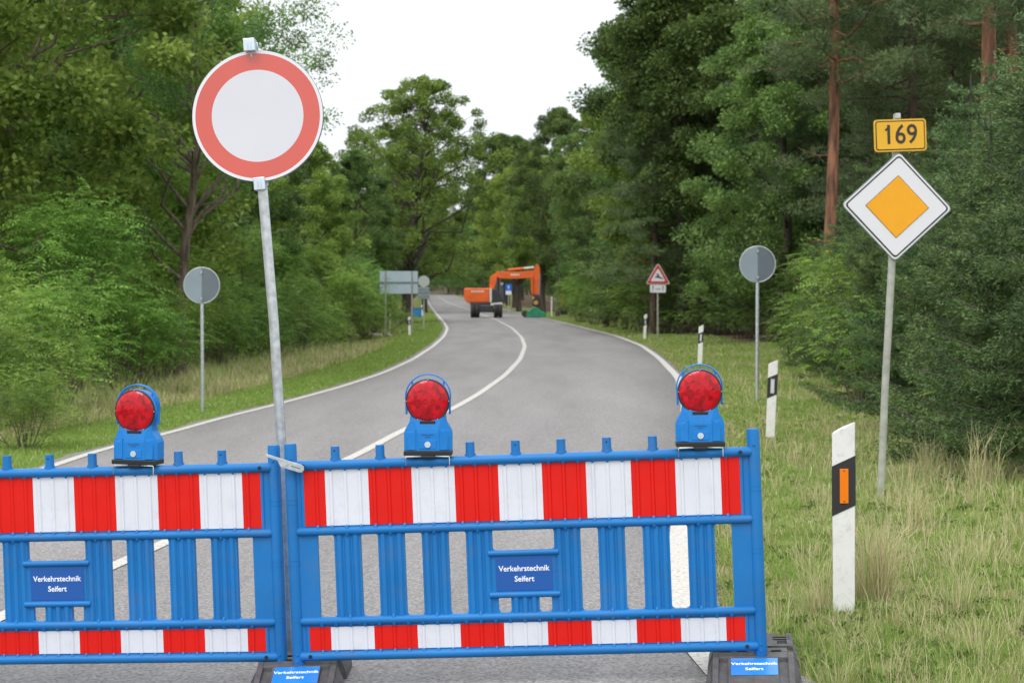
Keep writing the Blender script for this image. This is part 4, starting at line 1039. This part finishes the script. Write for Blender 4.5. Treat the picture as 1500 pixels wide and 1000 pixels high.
# lower storey on the right
gu = 'undergrowth shrubs beneath the right roadside trees'
for px_, D, s_ in ((1180, 60, .9), (1150, 66, 1.1), (1090, 74, .9), (1040, 80, 1.0), (1010, 84, 1.1), (975, 86, 1.2), (940, 92, 1.2), (915, 100, 1.2), (890, 108, 1.2), (870, 118, 1.2), (850, 128, 1.1), (1120, 84, 1.6), (1060, 96, 1.7), (1000, 104, 1.8), (950, 116, 1.9), (905, 128, 1.8), (870, 142, 1.8), (1240, 70, 1.6), (840, 150, 1.3), (1180, 76, 1.7)):
    plant(rnd.choice([shD, shD, shA]), spot(px_, D), s_, 'leafy undergrowth shrub beneath the right roadside trees', gu)
for px_, D, s_, lb in ((1160, 47, .8, 'small yellow green sapling with sparse leaves beside the right-hand grey sign'), (1262, 30.5, 1.05, 'yellow green sapling growing out of the spruces below the diamond sign'), (1478, 20.5, 1.2, 'yellow green sapling among the spruces at the right edge')):
    o = plant(shE, spot(px_, D), s_, lb)
    if px_ != 1160: o.location.z += .0
for px_, D, s_ in ((1262, 37, 1.0), (1236, 43, 1.0), (1228, 49, 1.1)):
    plant(shA, spot(px_, D), s_, 'light green leafy shrub at the left end of the spruce row', 'light shrubs at the spruce row end')
# spruces
gsp = 'spruces along the right verge'
sps = [(1560, 17.5, 1.0), (1500, 20, 1.0), (1600, 22, 1.3), (1450, 22.5, .95), (1490, 27, 1.15), (1400, 25.5, .92), (1420, 31, 1.15), (1350, 29, .88), (1310, 32, .85), (1370, 36, 1.2), (1280, 36, .82), (1320, 41, 1.15), (1250, 40.5, .85), (1225, 46, .85), (1270, 48, 1.1), (1215, 52, .85), (1235, 57, 1.0), (1540, 24, 1.25), (1450, 36, 1.35), (1390, 43, 1.35)]
for i, (px_, D, s_) in enumerate(sps):
    plant([spA, spB][i % 2], spot(px_, D), s_, 'dense blue green spruce in the row along the right verge', gsp)
# far avenue
gf = 'far trees lining the road up to the crest'
for k in range(16):
    D = 205+k*26
    xr = float(ER(D)); xl = float(EL(D))
    for sx, x_ in ((1, xr+rnd.uniform(2, 3.5)), (-1, xl-rnd.uniform(2.5, 4)), (1, xr+rnd.uniform(9, 16)), (-1, xl-rnd.uniform(10, 18))):
        if sx < 0 and D < 150: continue
        plant(rnd.choice([oakA, oakB, oakC]), Vector((x_, D+rnd.uniform(-6, 6), gz(x_, D))), rnd.uniform(1.0, 1.25), 'distant tree lining the road beyond the excavator', gf)
for k in range(22):
    x_ = -95+k*6.+rnd.uniform(-2, 2); D = 640+rnd.uniform(-15, 40)
    plant(shD, Vector((x_+2, D-25, gz(x_, D)-.5)), rnd.uniform(2.6, 3.6), 'distant undergrowth closing the view at the crest of the road', 'undergrowth at the crest')
    plant(rnd.choice([oakB, oakC]), Vector((x_, D, gz(x_, D))), rnd.uniform(1.5, 1.8), 'distant dark tree closing the view at the crest of the road', 'trees closing the view at the crest')
for p_ in protos:
    if p_.name not in used:
        for c_ in list(p_.children): bpy.data.objects.remove(c_)
        bpy.data.objects.remove(p_)

# ------------------------------------------------------------------ grass
def grass_mat(name, ga, gb, da, db):
    m, nt, b = new_mat(name)
    at_ = N(nt, 'ShaderNodeAttribute', attribute_name='zone'); sep = N(nt, 'ShaderNodeSeparateColor'); nt.links.new(at_.outputs['Color'], sep.inputs[0])
    m1 = N(nt, 'ShaderNodeMixRGB'); m1.inputs[1].default_value = ga+(1,); m1.inputs[2].default_value = gb+(1,)
    m2 = N(nt, 'ShaderNodeMixRGB'); m2.inputs[1].default_value = da+(1,); m2.inputs[2].default_value = db+(1,)
    m3 = N(nt, 'ShaderNodeMixRGB')
    nt.links.new(sep.outputs[1], m1.inputs[0]); nt.links.new(sep.outputs[1], m2.inputs[0]); nt.links.new(sep.outputs[0], m3.inputs[0])
    nt.links.new(m1.outputs[0], m3.inputs[1]); nt.links.new(m2.outputs[0], m3.inputs[2]); nt.links.new(m3.outputs[0], b.inputs['Base Color'])
    b.inputs['Roughness'].default_value = .6; b.inputs['Specular IOR Level'].default_value = .25
    tr = N(nt, 'ShaderNodeBsdfTranslucent'); nt.links.new(m3.outputs[0], tr.inputs[0]); ms = N(nt, 'ShaderNodeMixShader'); ms.inputs[0].default_value = .3
    nt.links.new(b.outputs[0], ms.inputs[1]); nt.links.new(tr.outputs[0], ms.inputs[2]); nt.links.new(ms.outputs[0], nt.nodes['Material Output'].inputs[0])
    return m
GM = grass_mat('grass_blades', (.15, .26, .045), (.31, .43, .10), (.42, .37, .21), (.68, .59, .37))
rng = np.random.default_rng(77)
def blades(x, y, h, dry, w, lean=.45, ld=None):
    n = len(x); z = ground(x, y)-.01
    a = rng.uniform(0, 2*PI, n); ld = rng.uniform(0, 2*PI, n) if ld is None else ld; lm = h*lean*rng.random(n)
    dx, dy = np.cos(a)*w/2, np.sin(a)*w/2; lx, ly = np.cos(ld)*lm, np.sin(ld)*lm
    V = np.stack([np.stack([x-dx, y-dy, z], 1), np.stack([x+dx, y+dy, z], 1),
                  np.stack([x+dx*.7+lx*.35, y+dy*.7+ly*.35, z+h*.6], 1), np.stack([x-dx*.7+lx*.35, y-dy*.7+ly*.35, z+h*.6], 1),
                  np.stack([x+lx, y+ly, z+h*np.sqrt(np.clip(1-(lm/h)**2*.6, .2, 1))], 1)], 1).reshape(-1, 3)
    b = np.arange(n)[:, None]*5
    T = np.concatenate([b+np.array([0, 1, 2]), b+np.array([0, 2, 3]), b+np.array([3, 2, 4])], 1).reshape(-1, 3)
    r = rng.random(n); at_ = np.stack([dry, r, r*0, r*0+1], 1); at_ = np.repeat(at_, 5, 0)
    return V, T, at_
def grass_obj(name, parts, label):
    Vs, Ts, As = [], [], []; o_ = 0
    for V, T, A_ in parts: Vs.append(V); Ts.append(T+o_); As.append(A_); o_ += len(V)
    return tag(np_mesh(name, np.concatenate(Vs), np.concatenate(Ts), GM, attr=np.concatenate(As), tris=True), label, 'grass', kind='stuff')
def sampD(n, a, b): return a*np.exp(rng.random(n)*math.log(b/a))
def patch(x, y, s=1.): return (np.sin(x*2.3*s+y*.7)+np.sin(y*1.3*s-x*1.1+2)+np.sin(x*4.1*s+y*2.2*s+1))/3
# right verge, short
def right(n, a, b, h0, h1, dry0, dryv, xmin=0., xmax=None, wmin=.0028):
    y = sampD(n, a, b); e = ER(y)+wr(y)+.0; t = tree_line(y)+.8
    lim = .285*y+.6; hi = np.minimum(t, lim) if xmax is None else np.minimum(e+xmax, lim)
    x = e+xmin+(hi-e-xmin)*rng.random(n); ok = hi > e+xmin+.05; x, y, e = x[ok], y[ok], e[ok]
    pt = patch(x, y); edge = np.clip((x-e)/.5, .15, 1)
    keep_ = rng.random(len(x)) < (.55+.45*edge)*(.75+.35*pt); x, y, pt, edge = x[keep_], y[keep_], pt[keep_], edge[keep_]
    h = (h0+(h1-h0)*rng.random(len(x))**2)*(.75+.35*pt)*(.5+.5*edge)
    dry = (rng.random(len(x)) < np.clip(dry0+dryv*patch(x+7, y*1.2, .6), 0, 1)).astype(float)*rng.uniform(.6, 1, len(x))+.0
    bare = (np.sin(x*3.1+y*1.7)+np.sin(x*1.3-y*2.9+1)+np.sin(x*6.1+y*4.3)) > (1.1+1.2*sstep(9, 16, y)); k2 = (~bare | (rng.random(len(x)) < .25)) & ((y > 9.9) | (x < ER(y)+.5) | (rng.random(len(x)) < .45+.5*patch(x*2, y*3)))
    return blades(x[k2], y[k2], h[k2], dry[k2], np.maximum(wmin, y[k2]*.00042), .85)
def clumps(nc, a, b, per, h0, h1, pdry, sp=.035):
    y0 = sampD(nc, a, b); e = ER(y0); hi = np.minimum(tree_line(y0)+.5, .285*y0+.5); x0 = e+.06+(hi-e-.06)*rng.random(nc)
    n = nc*per; i = np.repeat(np.arange(nc), per); hc = (h0+(h1-h0)*rng.random(nc)**2)[i]; q = rng.normal(size=(n, 2))*sp*((y0[i]/10)**.4)[:, None]
    dry = ((rng.random(nc)[i] < pdry) ^ (rng.random(n) < .15)).astype(float)*rng.uniform(.6, 1, n)
    x, y = x0[i]+q[:, 0], y0[i]+q[:, 1]
    return blades(x, y, hc*(.5+.5*rng.random(n)), dry, np.maximum(.0028, y*.00042), .95, np.arctan2(q[:, 1], q[:, 0])+rng.normal(size=n)*.6)
grass_obj('verge_grass', [clumps(3600, 7.3, 30, 26, .05, .15, .17), clumps(260, 7.6, 26, 30, .16, .36, .85, .05), clumps(700, 7.3, 10.5, 30, .05, .13, .45, .04), right(420000, 7.2, 36, .02, .085, .26, .32), right(110000, 30, 190, .05, .13, .22, .3), right(5000, 8, 40, .15, .36, .85, .1, .8)], 'short mixed green and straw coloured grass of the right verge')
def left(n, a, b, d0, d1, h0, h1, pd, wmin=.003):
    y = sampD(n, a, b); e = EL(y)+wl(y); x = e-(d0+(d1-d0)*rng.random(n))
    ok = np.abs(x) < .29*y+1; x, y = x[ok], y[ok]
    pt = patch(x, y); h = (h0+(h1-h0)*rng.random(len(x))**2)*(.8+.35*pt)
    dry = (rng.random(len(x)) < pd).astype(float)*rng.uniform(.6, 1, len(x))
    bare = (np.sin(x*3.1+y*1.7)+np.sin(x*1.3-y*2.9+1)+np.sin(x*6.1+y*4.3)) > (1.1+1.2*sstep(9, 16, y)); k2 = (~bare | (rng.random(len(x)) < .25)) & ((y > 9.9) | (x < ER(y)+.5) | (rng.random(len(x)) < .45+.5*patch(x*2, y*3)))
    return blades(x[k2], y[k2], h[k2], dry[k2], np.maximum(wmin, y[k2]*.00042), .85)
grass_obj('mown_grass', [left(150000, 17, 120, .0, 2.1, .04, .11, .06), left(40000, 60, 190, .0, 8, .05, .14, .12)], 'bright green mown grass strip along the left road edge')
grass_obj('dry_grass', [left(60000, 17, 75, 1.9, 4.2, .10, .42, .72), left(22000, 17, 75, 2.6, 5.5, .2, .65, .55), left(30000, 60, 130, 5., 8.5, .12, .5, .6)], 'tall straw coloured grass between mown strip and shrubs')
# loose chippings and dirt at the crumbling right road edge
def gravel():
    n = 2600; r2 = np.random.default_rng(5); y = 7.3*np.exp(r2.random(n)*math.log(22/7.3)); x = ER(y)+r2.normal(size=n)*.09+.03
    s = r2.uniform(.003, .011, n); z = ground(x, y)+np.where(x < ER(y), .034, .008)
    o = np.array([(1, 0, 0), (0, 1, 0), (-1, 0, 0), (0, -1, 0), (0, 0, .7), (0, 0, -.7)], float); f = np.array([(0, 1, 4), (1, 2, 4), (2, 3, 4), (3, 0, 4), (1, 0, 5), (2, 1, 5), (3, 2, 5), (0, 3, 5)])
    V = (np.stack([x, y, z], 1)[:, None, :]+o[None]*s[:, None, None]*r2.uniform(.6, 1.3, (n, 6, 1))).reshape(-1, 3); T = (np.arange(n)[:, None, None]*6+f[None]).reshape(-1, 3)
    tag(np_mesh('gravel', V, T, mat('chippings', (.20, .17, .14), .9, var=.5, vscale=30), tris=True), 'loose chippings along the right edge of the asphalt', 'gravel', kind='stuff')
gravel()
def weeds():
    r2 = np.random.default_rng(8); nc = 420; y0 = 7.6*np.exp(r2.random(nc)*math.log(30/7.6)); e = ER(y0); x0 = e+.15+(np.minimum(tree_line(y0), .28*y0)-e-.15)*r2.random(nc)
    per = 26; i = np.repeat(np.arange(nc), per); n = nc*per; a = r2.uniform(0, 2*PI, n); q = np.abs(r2.normal(size=n))*.035*(y0[i]/10)**.5
    x = x0[i]+q*np.cos(a); y = y0[i]+q*np.sin(a); pos = np.stack([x, y, ground(x, y)+.01+.03*r2.random(n)], 1)
    d = np.stack([np.cos(a), np.sin(a), r2.uniform(.1, 1.1, n)], 1); L = r2.uniform(.018, .045, n)
    V, Q = leaves(pos, d, L, L*.5, r2, .6)
    tag(np_mesh('verge_weeds', V, Q, leaf_mat('weed_leaves', (.09, .19, .03), (.22, .36, .07))), 'low leafy weeds scattered through the right verge grass', 'weeds', kind='stuff')
weeds()
# tall straw tufts
def tuft(px_, D, n, h, r, label, dryp=.9):
    c_ = spot(px_, D); t = thing('grass_tuft', label, 'grass tuft', c_)
    a = rng.uniform(0, 2*PI, n); q = r*np.sqrt(rng.random(n)); x = c_.x+q*np.cos(a); y = c_.y+q*np.sin(a)
    x = c_.x+(x-c_.x)*.55; y = c_.y+(y-c_.y)*.55
    V, T, A_ = blades(x, y, h*(.3+.7*rng.random(n)), (rng.random(n) < dryp)*rng.uniform(.7, 1, n), np.full(n, max(.004, D*.0004)), .75)
    V = V-np.array(c_); o = np_mesh('blades', V, T, GM, t, attr=A_, tris=True); t['group'] = 'tall dry grass tufts in the right verge'
    return t
tuft(1287, 10.1, 330, .66, .14, 'tall straw coloured grass tuft directly right of the nearest delineator')
tuft(1264, 10.3, 110, .42, .12, 'low straw tuft touching the foot of the nearest delineator')
tuft(1205, 10.0, 110, .38, .14, 'straw tuft just left of the nearest delineator')
tuft(1375, 17.6, 90, .62, .3, 'seeding grass stalks before the spruces right of the diamond sign pole')
tuft(1440, 16.5, 110, .70, .3, 'tall seeding grass stalks before the spruces at the right edge')
tuft(1345, 13.5, 150, .42, .22, 'wide straw tuft to the right of the diamond sign pole foot')
tuft(1110, 9.2, 70, .14, .08, 'small green weed tuft beside the right barrier foot', .3)
tuft(1243, 9.95, 60, .20, .08, 'thin grass blades around the foot of the nearest delineator', .5)
tuft(1225, 9.7, 50, .16, .07, 'short green grass in front of the nearest delineator', .3)
tuft(1180, 9.1, 100, .16, .12, 'low green tuft just right of the right rubber foot', .25)
tuft(797, 9.15, 40, .03, .05, 'tiny brown weed growing in the asphalt below the barrier', .7)

# ------------------------------------------------------------------ light, sky
w = bpy.data.worlds.new('World'); sc.world = w; w.use_nodes = True; nt = w.node_tree
bg = nt.nodes['Background']; sk = nt.nodes.new('ShaderNodeTexSky'); sk.sky_type = 'NISHITA'; sk.sun_disc = False
SE, SA = rad(52), rad(205)     # sun high, behind the camera to the left
sk.sun_elevation = SE; sk.sun_rotation = SA; sk.air_density = 1.0; sk.dust_density = 3.; sk.ozone_density = 1.
hs = nt.nodes.new('ShaderNodeHueSaturation'); hs.inputs['Saturation'].default_value = .22
nt.links.new(sk.outputs[0], hs.inputs['Color'])
tcw = nt.nodes.new('ShaderNodeTexCoord'); cn = nt.nodes.new('ShaderNodeTexNoise'); cn.inputs['Scale'].default_value = 2.2; cn.inputs['Detail'].default_value = 5
nt.links.new(tcw.outputs['Generated'], cn.inputs['Vector'])
cr = nt.nodes.new('ShaderNodeValToRGB'); cr.color_ramp.elements[0].position = .3; cr.color_ramp.elements[0].color = (5.2, 5.5, 5.9, 1); cr.color_ramp.elements[1].position = .7; cr.color_ramp.elements[1].color = (7.6, 7.5, 7.3, 1)
nt.links.new(cn.outputs['Fac'], cr.inputs[0])
sx = nt.nodes.new('ShaderNodeSeparateXYZ'); nt.links.new(tcw.outputs['Generated'], sx.inputs[0])
zr = nt.nodes.new('ShaderNodeMapRange'); zr.inputs[1].default_value = 0; zr.inputs[2].default_value = 1; zr.inputs[3].default_value = .78; zr.inputs[4].default_value = 1.75   # an overcast sky is brightest overhead
nt.links.new(sx.outputs['Z'], zr.inputs[0])
vm = nt.nodes.new('ShaderNodeVectorMath'); vm.operation = 'SCALE'; nt.links.new(cr.outputs[0], vm.inputs[0]); nt.links.new(zr.outputs[0], vm.inputs['Scale'])
cm = nt.nodes.new('ShaderNodeMixRGB'); cm.inputs[0].default_value = .8        # overcast: cloud layer over most of the clear sky
nt.links.new(hs.outputs[0], cm.inputs[1]); nt.links.new(vm.outputs[0], cm.inputs[2]); nt.links.new(cm.outputs[0], bg.inputs['Color']); bg.inputs['Strength'].default_value = .15
sl = bpy.data.lights.new('Sun', 'SUN'); sl.energy = .7; sl.angle = rad(20); sl.color = (1, .96, .9)
so = bpy.data.objects.new('Sun', sl); COL.objects.link(so)
dv = Vector((math.sin(SA)*math.cos(SE), math.cos(SA)*math.cos(SE), math.sin(SE)))
so.rotation_euler = (-dv).to_track_quat('-Z', 'Y').to_euler(); so.location = (0, -5, 30)
cd = bpy.data.cameras.new('Camera'); cam = bpy.data.objects.new('Camera', cd); COL.objects.link(cam)
cam.location = (0, 0, HC); cam.rotation_euler = (PI/2-PIT, 0, 0)
cd.lens = 67.2; cd.sensor_width = 36; cd.clip_end = 6000; cd.clip_start = .1
cd.dof.use_dof = True; cd.dof.focus_distance = 8.7; cd.dof.aperture_fstop = 7.1
sc.camera = cam
sc.view_settings.view_transform = 'Standard'; sc.view_settings.look = 'None'; sc.view_settings.exposure = 0.55; sc.view_settings.gamma = 1
sc.render.engine = 'CYCLES'
c = sc.cycles; c.max_bounces = 5; c.diffuse_bounces = 3; c.glossy_bounces = 2; c.transmission_bounces = 3; c.transparent_max_bounces = 4
c.use_denoising = True; c.caustics_reflective = False; c.caustics_refractive = False
